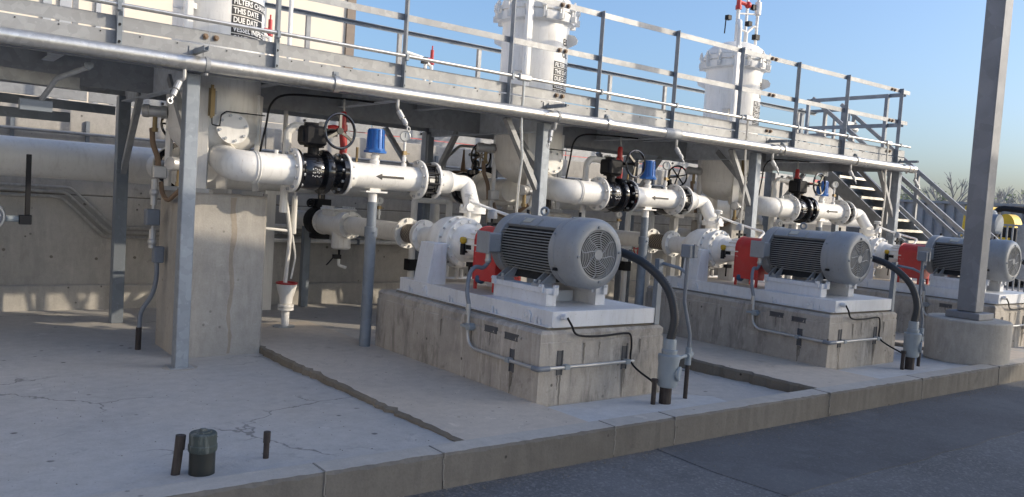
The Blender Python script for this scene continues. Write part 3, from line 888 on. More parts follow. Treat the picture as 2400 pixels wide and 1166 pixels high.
# smooth top hood
hood = [(MX+.283*math.sin(R(a)), MZ_+.283*math.cos(R(a))) for a in range(-46, 47, 4)]
hood += [(MX+.245*math.sin(R(46)), MZ_+.245*math.cos(R(46))), (MX-.245*math.sin(R(46)), MZ_+.245*math.cos(R(46)))]
P(mo, 'top_hood', MB().prism([(x, 5.352, z) for x, z in hood], (0, .70, 0)), MOTOR, 30)
for y in (5.62, 5.86):
    a = R(-38)
    P(mo, 'hood_rib', MB().obox((MX+.285*math.sin(a), y, MZ_+.285*math.cos(a)), (.011*math.sin(a), 0, .011*math.cos(a)), (0, .003, 0), (.05*math.cos(a), 0, -.05*math.sin(a))), MOTOR, 0)
a = R(-33)
P(mo, 'nameplate', MB().obox((MX+.2865*math.sin(a), 5.80, MZ_+.2865*math.cos(a)), (.002*math.sin(a), 0, .002*math.cos(a)), (0, .055, 0), (.033*math.cos(a), 0, -.033*math.sin(a))), PLATE, 0)
P(mo, 'end_bracket', MB().lathe([(.09, 6.24), (.15, 6.225), (.20, 6.19), (.285, 6.175), (.296, 6.165), (.296, 6.075), (.288, 6.062), (.25, 6.058)][::-1], (MX, 0, MZ_), (0, 1, 0), 48), MOTOR, 30)
P(mo, 'shaft', MB().cyl((MX, 6.2, MZ_), (MX, 6.34, MZ_), .045, 16), STEEL)
P(mo, 'eye_bolt', MB().torus((MX+.02, 5.80, MZ_+.325), (.75, .5, 0), .033, .011, 20, 8).cyl((MX+.02, 5.80, MZ_+.28), (MX+.02, 5.80, MZ_+.298), .018, 10), STEEL)
P(mo, 'grease_fitting', MB().cyl((MX+.03, 5.33, MZ_+.29), (MX+.03, 5.33, MZ_+.34), .012, 8).cyl((MX+.08, 6.12, MZ_+.28), (MX+.08, 6.12, MZ_+.33), .015, 8), BLACKM)
P(mo, 'drain_plug', MB().box(MX-.288, MX-.262, 5.235, 5.275, MZ_-.155, MZ_-.13), BLACKM, 0)
# feet
for (xa, xb) in ((4.385, 4.50), (4.93, 5.05)):
    for y in (5.42, 5.95):
        ft = MB().box(xa, xb, y-.075, y+.065, .859, .882)
        s = 1 if xa > MX else -1
        xi = MX+s*.16
        for yy in (y-.05, y+.04):
            ft.prism([(xa+.012 if s < 0 else xb-.012, yy, .8825), (xi, yy, .8825), (xi, yy, .985), (xi+s*.03, yy, .985)], (0, .014, 0))
        f_ = P(mo, 'foot', ft, MOTOR, 0)
        P(f_, 'foot_bolt', MB().cyl(((xa+xb)/2-.02, y, .8825), ((xa+xb)/2-.02, y, .912), .014, 6), ALU)
P(mo, 'stator_base', MB().prism([(MX-.20, 5.38, .895), (MX+.20, 5.38, .895), (MX+.15, 5.38, 1.0), (MX-.15, 5.38, 1.0)], (0, .64, 0)), MOTORD, 0)
# terminal box on the left, flex hub below
tb = P(mo, 'terminal_box', MB().prism([(MX-.42, 6.02, MZ_-.07), (MX-.42, 6.17, MZ_-.07), (MX-.42, 6.19, MZ_-.05), (MX-.42, 6.19, MZ_+.085), (MX-.42, 6.17, MZ_+.10), (MX-.42, 6.02, MZ_+.10)], (.14, 0, 0)), MOTOR, 0, .008)
P(tb, 'box_cover', MB().box(MX-.435, MX-.421, 6.0, 6.20, MZ_-.085, MZ_+.115), MOTOR, 0, .012)
P(tb, 'conduit_hub', MB().cyl((MX-.36, 6.10, MZ_-.14), (MX-.36, 6.10, MZ_-.071), .026, 12).sphere((MX-.36, 6.10, MZ_-.15), .032, 10, 6), ALU)
P(mo, 'main_terminal_box', MB().box(MX+.275, MX+.50, 5.55, 5.95, MZ_-.12, MZ_+.16), MOTOR, 0, .012)

# ---- coupling guard
cg = reg(T('coupling_guard', 'red arched coupling guard behind the nearest grey motor', 'guard', (4.72, 6.5, .708), 'red coupling guards'),
         'bright red coupling guard left of the middle grey motor', 'red coupling guard left of the farthest motor')
prof = [(MX-.155, .78), (MX-.155, MZ_+.0)]+[(MX-.155*math.cos(R(a)), MZ_+.0+.135*math.sin(R(a))) for a in range(15, 180, 15)]+[(MX+.155, MZ_+.0), (MX+.155, .78)]
shell = MB()
for i in range(len(prof)-1):
    (x0, z0), (x1, z1) = prof[i], prof[i+1]
    shell.face([(x0, 6.27, z0), (x1, 6.27, z1), (x1, 6.62, z1), (x0, 6.62, z0)])
shell.prism([(x, 6.62, z) for x, z in prof], (0, .008, 0)).prism([(x, 6.262, z) for x, z in prof], (0, .007, 0))
P(cg, 'shell', shell, RED, 30)
P(cg, 'flange_edge', MB().tube([(x, 6.625, z) for x, z in prof], .008, 6), RED)
for (x, y) in ((MX-.14, 6.60), (MX-.14, 6.29), (MX+.14, 6.60), (MX+.14, 6.29)):
    P(cg, 'leg', MB().box(x-.012, x+.012, y-.014, y+.014, .689, .779), RED, 0)

# ---- pump
pu = reg(T('centrifugal_pump', 'nearest white centrifugal pump with finned bearing housing', 'pump', (4.72, 7.2, .708), 'white pumps'),
         'middle white centrifugal pump with finned bearing housing', 'farthest white centrifugal pump beside the red guard')
AX = (0, 1, 0); AO = (MX, 0, 1.135)
vol = MB().lathe([(.10, 7.72), (.13, 7.66), (.17, 7.61), (.215, 7.55), (.248, 7.47), (.256, 7.38), (.248, 7.30), (.232, 7.24), (.226, 7.20), (.226, 7.16)][::-1], AO, AX, 44)
P(pu, 'volute', vol, WHITE, 40)
P(pu, 'casing_cover', MB().lathe([(.25, 7.18), (.25, 7.12), (.242, 7.112), (.20, 7.105), (.185, 7.06), (.16, 7.03)][::-1], AO, AX, 44), WHITE, 35)
P(pu, 'cover_bolts', MB().bolts((MX, 7.112, 1.135), (0, -1, 0), .222, 14, .017, .028), WHITE)
P(pu, 'bearing_housing', MB().lathe([(.165, 7.045), (.16, 6.98), (.142, 6.94), (.142, 6.76), (.125, 6.73), (.11, 6.66), (.08, 6.645)][::-1], AO, AX, 32), WHITE, 35)
P(pu, 'casing_ring', MB().lathe([(.225, 7.245), (.268, 7.245), (.268, 7.285), (.225, 7.285)], AO, AX, 44), WHITE, 30)
P(pu, 'ring_bolts', MB().bolts((MX, 7.245, 1.135), (0, -1, 0), .25, 16, .012, .015), ALU)
fb = MB()
for i in range(11):
    a = R(-20+i*22)
    d = Vector((math.cos(a), 0, math.sin(a))); t = Vector((-math.sin(a), 0, math.cos(a)))
    fb.obox(Vector((MX, 6.80, 1.135))+d*.150, d*.014, Vector((0, .095, 0)), t*.006)
P(pu, 'housing_fins', fb, WHITE, 0)
P(pu, 'suction_nozzle', MB().lathe([(.125, 7.53), (.118, 7.66), (.115, 7.92)], AO, AX, 32).lathe([(.175, 7.92), (.175, 7.955), (.10, 7.956)], AO, AX, 32), WHITE, 35)
P(pu, 'nozzle_bolts', MB().bolts((MX, 7.92, 1.135), (0, -1, 0), .148, 8, .016, .02), WHITE)
NX, NY = 5.06, 7.43
P(pu, 'discharge_nozzle', MB().tube([(MX+.12, NY+.12, 1.17), (NX-.05, NY+.12, 1.25), (NX, NY+.12, 1.38), (NX, NY+.12, 1.46)], .095, 20, .1).cyl((NX, NY+.12, 1.43), (NX, NY+.12, 1.462), .145, 28), WHITE)
for s in (-1, 1):
    xa = MX+s*.385
    P(pu, 'casing_foot', MB().prism([(xa-s*.13, 7.07, .69), (xa+s*.10, 7.07, .69), (xa+s*.03, 7.07, 1.13), (xa-s*.12, 7.07, 1.13)], (0, .26, 0)), WSKID, 0, .006)
P(pu, 'drain_spigot', MB().cyl((MX+.02, 7.3, .75), (MX+.02, 7.3, .86), .022, 10).cyl((MX+.05, 7.25, .76), (MX+.05, 7.25, .85), .016, 10), WHITE)
# seal flush piping, vent valve and oiler
fp = P(pu, 'vent_stack', MB().cyl((4.83, 7.28, 1.36), (4.83, 7.28, 1.46), .022, 10).cyl((4.83, 7.28, 1.46), (4.83, 7.28, 1.475), .05, 14).cyl((4.83, 7.28, 1.475), (4.83, 7.28, 1.52), .035, 12).cyl((4.79, 7.24, 1.50), (4.79, 7.20, 1.50), .042, 14).cyl((4.83, 7.28, 1.52), (4.83, 7.28, 1.60), .017, 8).lathe([(.055, 1.60), (.055, 1.616), (.03, 1.617), (.03, 1.622), (.055, 1.623), (.055, 1.640), (.035, 1.65)], (4.83, 7.28, 0), (0, 0, 1), 16), WHITE)
P(pu, 'flush_line', MB().tube([(4.84, 7.27, 1.56), (5.0, 7.16, 1.50), (5.16, 6.9, 1.42), (5.22, 6.8, 1.40), (5.05, 6.78, 1.30), (4.86, 6.9, 1.27)], .015, 8, .04), WHITE)
P(pu, 'seal_pot', MB().lathe([(.05, 1.40), (.052, 1.44), (.045, 1.47), (.02, 1.49), (.0001, 1.492)], (4.92, 6.98, 0), (0, 0, 1), 16), MOTOR)
P(pu, 'needle_valve', MB().cyl((4.92, 6.98, 1.28), (4.92, 6.98, 1.40), .014, 8).box(4.87, 4.97, 6.965, 6.995, 1.33, 1.36).cyl((4.97, 6.93, 1.29), (4.97, 6.93, 1.36), .022, 8), BLACKM)
P(pu, 'sight_oiler', MB().cyl((4.55, 6.93, 1.03), (4.55, 6.93, 1.14), .026, 12).cyl((4.55, 6.93, 1.06), (4.62, 6.93, 1.06), .012, 8), BLACKM)
P(pu, 'oiler_bulb', MB().lathe([(.018, 1.14), (.034, 1.155), (.036, 1.19), (.026, 1.205), (.0001, 1.21)], (4.55, 6.93, 0), (0, 0, 1), 14), AMBER)
P(pu, 'inspection_window', MB().box(4.572, 4.582, 6.83, 6.91, 1.075, 1.13), MOTORD, 0)
P(pu, 'lower_valve', MB().box(4.62, 4.71, 6.90, 6.96, .91, .955).cyl((4.64, 6.93, .80), (4.64, 6.93, .91), .010, 8), BLACKM, 0)
P(pu, 'oil_knob', MB().lathe([(.03, 6.70), (.048, 6.69), (.05, 6.65), (.035, 6.635)][::-1], (4.60, 0, .82), (0, 1, 0), 16), DBLUE)
P(pu, 'oil_reservoir', MB().box(4.84, 5.0, 6.72, 6.9, .70, .92), WSKID, 0, .01)

pu.location += Vector((0, -.12, -.03))
# ---- discharge pipe
def flange(mb, x, y, z, ax, r, t=.032):
    return mb.lathe([(r*.5, -t/2), (r-.006, -t/2), (r, -t/2+.005), (r, t/2-.005), (r-.006, t/2), (r*.5, t/2)], (x, y, z), ax, 36)
DY, DZ = 7.66, 1.722
dp = reg(T('discharge_pipe', 'white discharge pipe with black flow arrow above the nearest pump', 'pipe', (4.0, DY, DZ), 'discharge pipes'),
         'white discharge pipe with black flow arrow above the middle pump', 'white discharge pipe with small black arrow above the farthest pump')
XX = (1, 0, 0)
P(dp, 'vessel_elbow', MB().tube([(3.09, DY, DZ), (2.585, DY, DZ), (2.585, 7.98, DZ+.03), (2.60, 8.30, DZ+.12)], .146, 28, .16, 10), WHITE, 50)
P(dp, 'weld_ring', MB().torus((2.74, DY, DZ), XX, .148, .008, 28, 6).torus((2.715, DY, DZ), XX, .148, .008, 28, 6), WHITE)
fg = P(dp, 'flange', flange(MB(), 3.095, DY, DZ, XX, .213), WHITE)
P(fg, 'flange_bolts', MB().bolts((3.079, DY, DZ), (-1, 0, 0), .183, 10, .017, .024), ALU)
fg = P(dp, 'flange', flange(MB(), 3.625, DY, DZ, XX, .21), WHITE)
P(fg, 'flange_bolts', MB().bolts((3.641, DY, DZ), XX, .18, 10, .016, .022), ALU)
P(dp, 'neck', MB().lathe([(.165, 3.64), (.15, 3.67), (.132, 3.72), (.130, 3.73)], (0, DY, DZ), XX, 32), WHITE, 50)
P(dp, 'straight_pipe', MB().cyl((3.72, DY, DZ), (4.47, DY, DZ), .130, 36), WHITE)
fg = P(dp, 'flange', flange(MB(), 4.487, DY, DZ, XX, .208), WHITE)
P(fg, 'flange_bolts', MB().bolts((4.471, DY, DZ), (-1, 0, 0), .178, 10, .016, .022), ALU)
fg = P(dp, 'flange', flange(MB(), 4.672, DY, DZ, XX, .20), WHITE)
P(fg, 'flange_bolts', MB().bolts((4.688, DY, DZ), XX, .172, 10, .016, .022), ALU)
P(dp, 'reducer', MB().lathe([(.135, 4.69), (.125, 4.72), (.125, 4.86), (.128, 4.863), (.125, 4.868), (.088, 4.97), (.088, 4.99)], (0, DY, DZ), XX, 32), WHITE, 50)
P(dp, 'pump_elbow', MB().tube([(4.985, DY, DZ), (5.12, DY, DZ), (NX+.02, 7.50, DZ-.20), (NX, NY, 1.46)], .088, 24, .11, 8).cyl((NX, NY, 1.434), (NX, NY, 1.466), .145, 28), WHITE, 50)
P(dp, 'elbow_bolts', MB().bolts((NX, NY, 1.466), (0, 0, 1), .12, 8, .015, .025), WHITE)
# arrow wrapped on the pipe, seen from the front
ar = MB()
def onpipe(x, s, r=.1315):  # s = arc offset upwards from the -Y side
    a = s/r
    return (x, DY-r*math.cos(a), DZ+.02+r*math.sin(a)-.02)
for (xa, xb) in ((3.995, 4.08), (4.08, 4.165), (4.165, 4.25)):
    ar.face([onpipe(xa, -.012), onpipe(xb, -.012), onpipe(xb, .012), onpipe(xa, .012)])
ar.face([onpipe(3.925, 0), onpipe(4.0, -.034), onpipe(4.0, 0)]); ar.face([onpipe(3.925, 0), onpipe(4.0, 0), onpipe(4.0, .034)])
P(dp, 'flow_arrow', ar, ARROW, 0)
P(dp, 'weld_boss', MB().cyl((3.97, DY, DZ+.12), (3.97, DY, DZ+.15), .05, 14), WHITE)
P(dp, 'weld_boss', MB().cyl((4.31, DY, DZ+.11), (4.31, DY, DZ+.16), .028, 12), WHITE)
P(dp, 'weld_boss', MB().cyl((2.93, DY, DZ+.14), (2.93, DY, DZ+.18), .02, 8), WHITE)

# ---- black butterfly valve with gear operator
bv = reg(T('butterfly_valve', 'glossy black valve with spoked handwheel on the nearest discharge pipe', 'valve', (3.35, DY, DZ), 'black discharge valves'),
         'glossy black valve with spoked handwheel on the middle discharge pipe', 'glossy black valve with thin handwheel on the farthest discharge pipe')
P(bv, 'body', MB().lathe([(.12, 3.112), (.208, 3.112), (.208, 3.135), (.16, 3.14), (.150, 3.16), (.172, 3.19), (.182, 3.26), (.180, 3.34), (.168, 3.375), (.215, 3.38), (.222, 3.40), (.222, 3.425), (.205, 3.435), (.205, 3.45), (.16, 3.455), (.135, 3.50), (.14, 3.55), (.205, 3.56), (.207, 3.604), (.12, 3.608)], (0, DY, DZ), XX, 40), BLACK, 35)
P(bv, 'body_bolts', MB().bolts((3.136, DY, DZ), XX, .185, 10, .015, .02).bolts((3.558, DY, DZ), (-1, 0, 0), .18, 10, .015, .02), ALU)
P(bv, 'bonnet', MB().cyl((3.30, DY, DZ+.16), (3.30, DY, DZ+.24), .055, 14).box(3.23, 3.38, DY-.07, DY+.07, DZ+.235, DZ+.25), BLACKM, 0)
gb = P(bv, 'gearbox', MB().box(3.17, 3.39, DY-.12, DY+.09, DZ+.251, DZ+.44), BLACKM, 0, .02)
P(gb, 'gearbox_cover', MB().cyl((3.26, DY-.02, DZ+.44), (3.26, DY-.02, DZ+.47), .07, 16).box(3.15, 3.17, DY-.08, DY+.04, DZ+.28, DZ+.40), BLACKM)
hw = P(bv, 'handwheel', MB().torus((3.44, DY-.28, DZ+.40), (.12, -1, .02), .165, .014, 36, 8), BLACK)
sp = MB().cyl((3.437, DY-.30, DZ+.40), (3.44, DY-.25, DZ+.40), .032, 14)
for a in (0, 120, 240):
    x, y, d = frame((.12, -1, .02)); v = x*math.cos(R(a-30))+y*math.sin(R(a-30))
    sp.bar(Vector((3.44, DY-.28, DZ+.40)), Vector((3.44, DY-.28, DZ+.40))+v*.162, .026, .016, (.12, -1, .02))
P(hw, 'spokes', sp, BLACK, 0)
P(bv, 'wheel_shaft', MB().cyl((3.44, DY-.26, DZ+.40), (3.44, DY-.02, DZ+.40), .016, 10).box(3.391, 3.52, DY-.06, DY+.04, DZ+.36, DZ+.43), BLACKM, 0)
mk = MB()
rnd = random.Random(4)
for row in range(3):
    for j in range(5):
        a = R(8-row*11+rnd.uniform(-2, 2)); x = 3.235+j*.02
        rr2 = .184
        c = Vector((x, DY-rr2*math.cos(a), DZ+rr2*math.sin(a)))
        t = Vector((0, math.sin(a), math.cos(a))); nrm = Vector((0, -math.cos(a), math.sin(a)))
        s = rnd.choice((-1, 1))
        mk.obox(c, (.006, 0, 0), t*.002, nrm*.0008); mk.obox(c+Vector((.004*s, 0, 0)), (.0017, 0, 0), t*.007, nrm*.0008)
P(bv, 'paint_marks', mk, DECALW, 0)

# ---- check valve between the flanges
cv = reg(T('check_valve', 'black check valve clamped between white flanges of the nearest discharge pipe', 'valve', (4.58, DY, DZ), 'wafer check valves'),
         'black check valve clamped between white flanges of the middle discharge pipe', 'black check valve clamped between white flanges of the farthest discharge pipe')
P(cv, 'body', MB().lathe([(.10, 4.505), (.165, 4.505), (.165, 4.53), (.148, 4.54), (.148, 4.62), (.165, 4.63), (.165, 4.654), (.10, 4.655)], (0, DY, DZ), XX, 36), BLACK, 30)
rd = MB()
for i in range(10):
    a = .2+2*math.pi*i/10; x, y, d = frame(XX); p = Vector((4.504, DY, DZ))+(x*math.cos(a)+y*math.sin(a))*.178
    rd.cyl(p, p+Vector((.152, 0, 0)), .011, 8)
P(cv, 'tie_rods', rd, BLACKM)
P(cv, 'tag', MB().box(4.55, 4.61, DY-.1505, DY-.1483, DZ-.02, DZ+.02), ALU, 0)

# ---- blue cap, gauge, red valve
bc = reg(T('blue_vent_cap', 'blue ribbed cap on a white nipple above the nearest discharge pipe', 'vent cap', (3.97, DY, 1.87), 'blue vent caps'),
         'blue ribbed cap on a white nipple above the middle discharge pipe', 'blue ribbed cap on a white nipple above the farthest discharge pipe')
P(bc, 'nipple', MB().lathe([(.052, 1.87), (.052, 1.885), (.038, 1.89), (.038, 1.915), (.045, 1.916), (.045, 1.94), (.03, 1.945), (.03, 1.965)], (3.97, DY, 0), (0, 0, 1), 20), WHITE, 30)
P(bc, 'flange', MB().cyl((3.97, DY, 1.962), (3.97, DY, 1.985), .115, 6).cyl((3.97, DY, 1.986), (3.97, DY, 2.005), .100, 24), BLUE)
P(bc, 'cap', MB().lathe([(.088, 2.005), (.086, 2.03), (.080, 2.19), (.074, 2.205), (.0001, 2.207)], (3.97, DY, 0), (0, 0, 1), 28), BLUE)
rb = MB()
for i in range(12):
    a = 2*math.pi*i/12
    rb.bar((3.97+.087*math.cos(a), DY+.087*math.sin(a), 2.01), (3.97+.080*math.cos(a), DY+.080*math.sin(a), 2.195), .016, .014, (math.cos(a), math.sin(a), 0))
P(bc, 'ribs', rb, BLUE, 0)
def gauge(name, labels, x, y, z0, z, r, stem):
    g_ = reg(T(name, labels[0], 'gauge', (x, y, z0), 'pressure gauges'), *labels[1:])
    P(g_, 'stem', MB().cyl((x, y, z0), (x, y, z-r), stem, 10).cyl((x, y, z0+.05), (x, y, z0+.10), stem*1.7, 8), WHITE)
    P(g_, 'valve_body', MB().box(x-.02, x+.02, y-.02, y+.02, z0+.12, z0+.16).box(x+.02, x+.06, y-.008, y+.008, z0+.13, z0+.14), BRASS, 0)
    nrm = Vector((-.45, -.89, 0)).normalized()
    c = Vector((x, y, z))
    P(g_, 'case', MB().lathe([(r*.9, -.02), (r, -.012), (r, .016), (r*.9, .02), (r*.86, .02), (r*.86, .012)], c, nrm, 24), ALU)
    P(g_, 'dial', MB().cyl(c+nrm*.004, c+nrm*.013, r*.86, 24), GAUGEF)
    x_, y_, d_ = frame(nrm)
    P(g_, 'needle', MB().bar(c+nrm*.0145-Vector((0, 0, r*.25)), c+nrm*.0145+Vector((0, 0, r*.6)), .005, .002, nrm), BLACKM, 0)
    return g_
gauge('pressure_gauge', ('round pressure gauge on a white stem beside the nearest blue cap', 'round pressure gauge on a white stem beside the middle blue cap', 'round pressure gauge on a white stem beside the farthest blue cap'), 4.31, DY, 1.85, 2.165, .056, .014)
gauge('suction_gauge', ('small round gauge on the nearest suction pipe low behind the grey post', 'small round gauge low on the middle suction pipe', 'small round gauge low on the farthest suction pipe'), MX, 8.92, 1.24, 1.46, .05, .012)
rv = reg(T('relief_valve', 'red relief valve behind the nearest black handwheel', 'valve', (3.72, 8.0, 1.9), 'red relief valves'),
         'red relief valve behind the middle black handwheel', 'small red relief valve above the farthest black valve')
P(rv, 'bonnet', MB().lathe([(.035, 2.24), (.035, 2.34), (.026, 2.37), (.016, 2.375), (.0001, 2.376)], (3.76, 8.0, 0), (0, 0, 1), 14), RED)
P(rv, 'body', MB().cyl((3.76, 8.0, 2.17), (3.76, 8.0, 2.24), .048, 14).tube([(3.56, 7.98, 2.17), (3.66, 7.99, 2.19), (3.76, 8.0, 2.17), (3.78, 8.0, 2.0), (3.77, 8.0, 1.93)], .038, 12, .06), RED)
P(rv, 'flange', MB().cyl((3.77, 8.0, 1.915), (3.77, 8.0, 1.935), .075, 18), RED)
P(rv, 'side_flange', MB().cyl((3.50, 7.97, 2.165), (3.54, 7.975, 2.168), .075, 18), WHITE)
P(rv, 'stack', MB().cyl((3.76, 8.0, 2.376), (3.76, 8.0, 2.50), .012, 8), ALU)
P(rv, 'inlet_pipe', MB().tube([(3.77, 8.0, 1.915), (3.77, 8.0, 1.80), (4.02, 8.02, 1.80)], .022, 10, .05).tube([(3.50, 7.97, 2.165), (3.22, 7.97, 2.17), (3.16, 7.98, 2.1), (3.16, 8.0, 1.3)], .04, 10, .06), WHITE)
P(rv, 'brass_handle', MB().box(3.925, 3.945, 7.99, 8.01, 1.84, 2.02), BRASS, 0)

# ---- pipe support post
ps = reg(T('pipe_support', 'blue grey pipe stand holding up the nearest discharge pipe', 'pipe stand', (3.97, DY, -.07), 'pipe stands'),
         'blue grey pipe stand holding up the middle discharge pipe', 'blue grey pipe stand holding up the farthest discharge pipe')
P(ps, 'post', MB().cyl((3.97, DY, -.08), (3.97, DY, 1.16), .058, 24), STEEL)
P(ps, 'inner_tube', MB().cyl((3.97, DY, 1.16), (3.97, DY, 1.46), .050, 24), STEEL)
P(ps, 'collar', MB().lathe([(.059, 1.10), (.067, 1.10), (.067, 1.20), (.051, 1.205)], (3.97, DY, 0), (0, 0, 1), 24).cyl((3.97, DY-.08, 1.15), (3.97, DY-.06, 1.15), .012, 6), STEEL)
P(ps, 'head', MB().cyl((3.97, DY, 1.46), (3.97, DY, 1.555), .045, 20).box(3.86, 4.10, DY-.07, DY+.07, 1.556, 1.572).prism([(3.91, DY-.05, 1.573), (4.03, DY-.05, 1.573), (4.03, DY-.05, 1.606), (3.91, DY-.05, 1.606)], (0, .1, 0)), WHITE, 30)
P(ps, 'base_plate', MB().box(3.88, 4.06, DY-.09, DY+.09, -.085, -.062), STEEL, 0)

# ---- suction line
su = reg(T('suction_pipe', 'white suction pipe with braided joint leading to the nearest pump', 'pipe', (MX, 9.2, 1.12), 'suction pipes'),
         'white suction pipe with braided joint leading to the middle pump', 'white suction pipe leading to the farthest pump')
SZ = 1.12
P(su, 'flexible_joint', MB().lathe([(.108, 7.86), (.112, 7.95), (.112, 8.10), (.108, 8.19)], (MX, 0, SZ), AX, 32), BRAID, 40)
for y, s in ((7.855, 1), (8.21, -1), (9.66, 1), (10.46, -1)):
    fg = P(su, 'flange', MB().lathe([(.09, -.016), (.172, -.016), (.175, -.012), (.175, .012), (.172, .016), (.09, .016)], (MX, y, SZ), AX, 36), WHITE)
    P(fg, 'flange_bolts', MB().bolts((MX, y-.016, SZ), (0, -1, 0), .147, 8, .017, .022), WHITE)
P(su, 'straight_pipe', MB().cyl((MX, 8.22, SZ), (MX, 9.65, SZ), .112, 32), WHITE)
P(su, 'rear_pipe', MB().cyl((MX, 10.75, SZ), (MX, 11.39, SZ), .112, 32).lathe([(.1, -.015), (.175, -.015), (.175, .015), (.1, .015)], (MX, 10.76, SZ), AX, 32), WHITE)
P(su, 'rear_support', MB().box(MX-.05, MX+.05, 11.0, 11.1, -.12, SZ-.10), STEEL, 0)
sr = reg(T('strainer', 'white cast strainer body with bolted cover on the nearest suction pipe', 'strainer', (MX, 10.05, SZ), 'suction strainers'),
         'white cast strainer body on the middle suction pipe', 'white cast strainer body on the farthest suction pipe')
P(sr, 'body', MB().lathe([(.115, 9.68), (.15, 9.74), (.165, 9.85), (.165, 10.3), (.15, 10.4), (.115, 10.44)], (MX, 0, SZ), AX, 32), WHITE, 40)
P(sr, 'cover', MB().box(MX-.17, MX+.17, 9.85, 10.25, SZ+.17, SZ+.20).box(MX-.15, MX+.15, 9.87, 10.23, SZ+.10, SZ+.169), WHITE, 0, .01)
mb = MB()
for i in range(6):
    for x in (MX-.145, MX+.145): mb.cyl((x, 9.89+.064*i, SZ+.20), (x, 9.89+.064*i, SZ+.225), .014, 6)
P(sr, 'cover_bolts', mb, WHITE)
P(sr, 'basket_pot', MB().lathe([(.10, SZ-.33), (.125, SZ-.31), (.125, SZ-.10), (.13, SZ+.0)], (MX, 9.92, 0), (0, 0, 1), 28), WHITE, 40)
P(sr, 'drain_valve', MB().cyl((MX-.02, 9.92, SZ-.42), (MX-.02, 9.92, SZ-.33), .016, 8).box(MX-.10, MX+.0, 9.89, 9.95, SZ-.455, SZ-.40).bar((MX-.10, 9.9, SZ-.43), (MX-.22, 9.85, SZ-.53), .018, .008), BLACKM, 0)
P(sr, 'drain_elbow', MB().tube([(MX-.02, 9.92, SZ-.455), (MX-.02, 9.92, SZ-.54), (MX+.08, 9.9, SZ-.57)], .02, 8, .03), WHITE)
sv = reg(T('suction_valve', 'black lug valve with upright stem behind the nearest strainer', 'valve', (MX, 10.6, SZ), 'black suction valves'),
         'black lug valve behind the middle strainer', 'black lug valve behind the farthest strainer')
P(sv, 'body', MB().lathe([(.12, 10.48), (.19, 10.48), (.195, 10.55), (.195, 10.66), (.19, 10.74), (.12, 10.74)], (MX, 0, SZ), AX, 32).box(MX-.10, MX+.10, 10.50, 10.72, SZ-.24, SZ-.18).box(MX-.10, MX+.10, 10.50, 10.72, SZ+.18, SZ+.30), BLACKM, 30)
P(sv, 'stem', MB().cyl((MX, 10.6, SZ+.30), (MX, 10.6, SZ+.62), .05, 14).box(MX-.09, MX+.09, 10.52, 10.68, SZ+.60, SZ+.72), BLACK, 30)
P(sv, 'side_gear', MB().torus((MX-.20, 10.5, SZ+.24), (.2, -1, 0), .05, .012, 18, 6).cyl((MX-.19, 10.6, SZ+.24), (MX-.1, 10.6, SZ+.24), .035, 12), BLACKM)

# ---- inlet branch between header pipe and vessel
ib = reg(T('inlet_valve', 'black valve with spoked handwheel and white flanges behind the nearest vessel', 'valve', (2.62, 9.8, 1.7), 'vessel inlet valves'),
         'black valve with spoked handwheel beside the middle vessel', 'black valve beside the farthest vessel')
P(ib, 'branch_pipe', MB().cyl((2.62, 8.85, 1.70), (2.62, 9.45, 1.70), .155, 28), WHITE)
P(ib, 'branch_pipe', MB().cyl((2.62, 10.02, 1.70), (2.62, 10.70, 1.70), .155, 28), WHITE)
for y in (9.46, 10.0):
    P(ib, 'flange', MB().lathe([(.1, -.02), (.235, -.02), (.24, 0), (.235, .02), (.1, .02)], (2.62, y, 1.70), AX, 36), WHITE)
P(ib, 'body', MB().lathe([(.1, 9.49), (.225, 9.49), (.225, 9.53), (.19, 9.56), (.20, 9.72), (.19, 9.93), (.225, 9.95), (.225, 9.975), (.1, 9.975)], (2.62, 0, 1.70), AX, 32), BLACK, 30)
P(ib, 'bonnet', MB().lathe([(.10, 1.88), (.12, 1.9), (.12, 1.96), (.06, 1.98), (.05, 2.1), (.02, 2.11), (.02, 2.28)], (2.62, 9.72, 0), (0, 0, 1), 20), BLACK, 30)
hw2 = P(ib, 'handwheel', MB().torus((2.50, 9.42, 2.15), (-.1, -1, .05), .17, .014, 36, 8), BLACK)
sp = MB()
for a in range(0, 360, 60):
    x, y, d = frame((-.1, -1, .05)); v = x*math.cos(R(a))+y*math.sin(R(a))
    sp.bar(Vector((2.50, 9.42, 2.15)), Vector((2.50, 9.42, 2.15))+v*.165, .02, .012, (-.1, -1, .05))
sp.cyl((2.5, 9.42, 2.15), (2.56, 9.7, 2.13), .025, 12)
P(hw2, 'spokes', sp, BLACK, 0)

# ---- vessel pedestal and vessel
pe = reg(T('concrete_pedestal', 'tall square concrete pedestal under the nearest white vessel', 'pedestal', (2.6, 8.4, -.12), 'vessel pedestals'),
         'concrete pedestal under the middle white vessel', 'concrete pedestal under the farthest white vessel')
P(pe, 'block', MB().box(2.19, 3.0, 8.0, 8.8, -.16, 1.445), PEDEST, 0, .02)
def rust_run():
    mb = MB(); rnd = random.Random(9); n = 26; L = []; Rr = []
    for i in range(n+1):
        z = -.1+1.52*i/n; w_ = .014+.014*i/n+rnd.uniform(-.006, .006); o = .012*math.sin(i*.7)
        L.append((2.67-w_+o, 7.9985, z)); Rr.append((2.67+w_+o, 7.9985, z))
    for i in range(n): mb.face([L[i], Rr[i], Rr[i+1], L[i+1]])
    return mb
P(pe, 'rust_run', rust_run(), concrete('rust_stain', (.35, .305, .25), streak=.3, pits=.3, tint=(.30, .24, .17), stain=.3), 0)
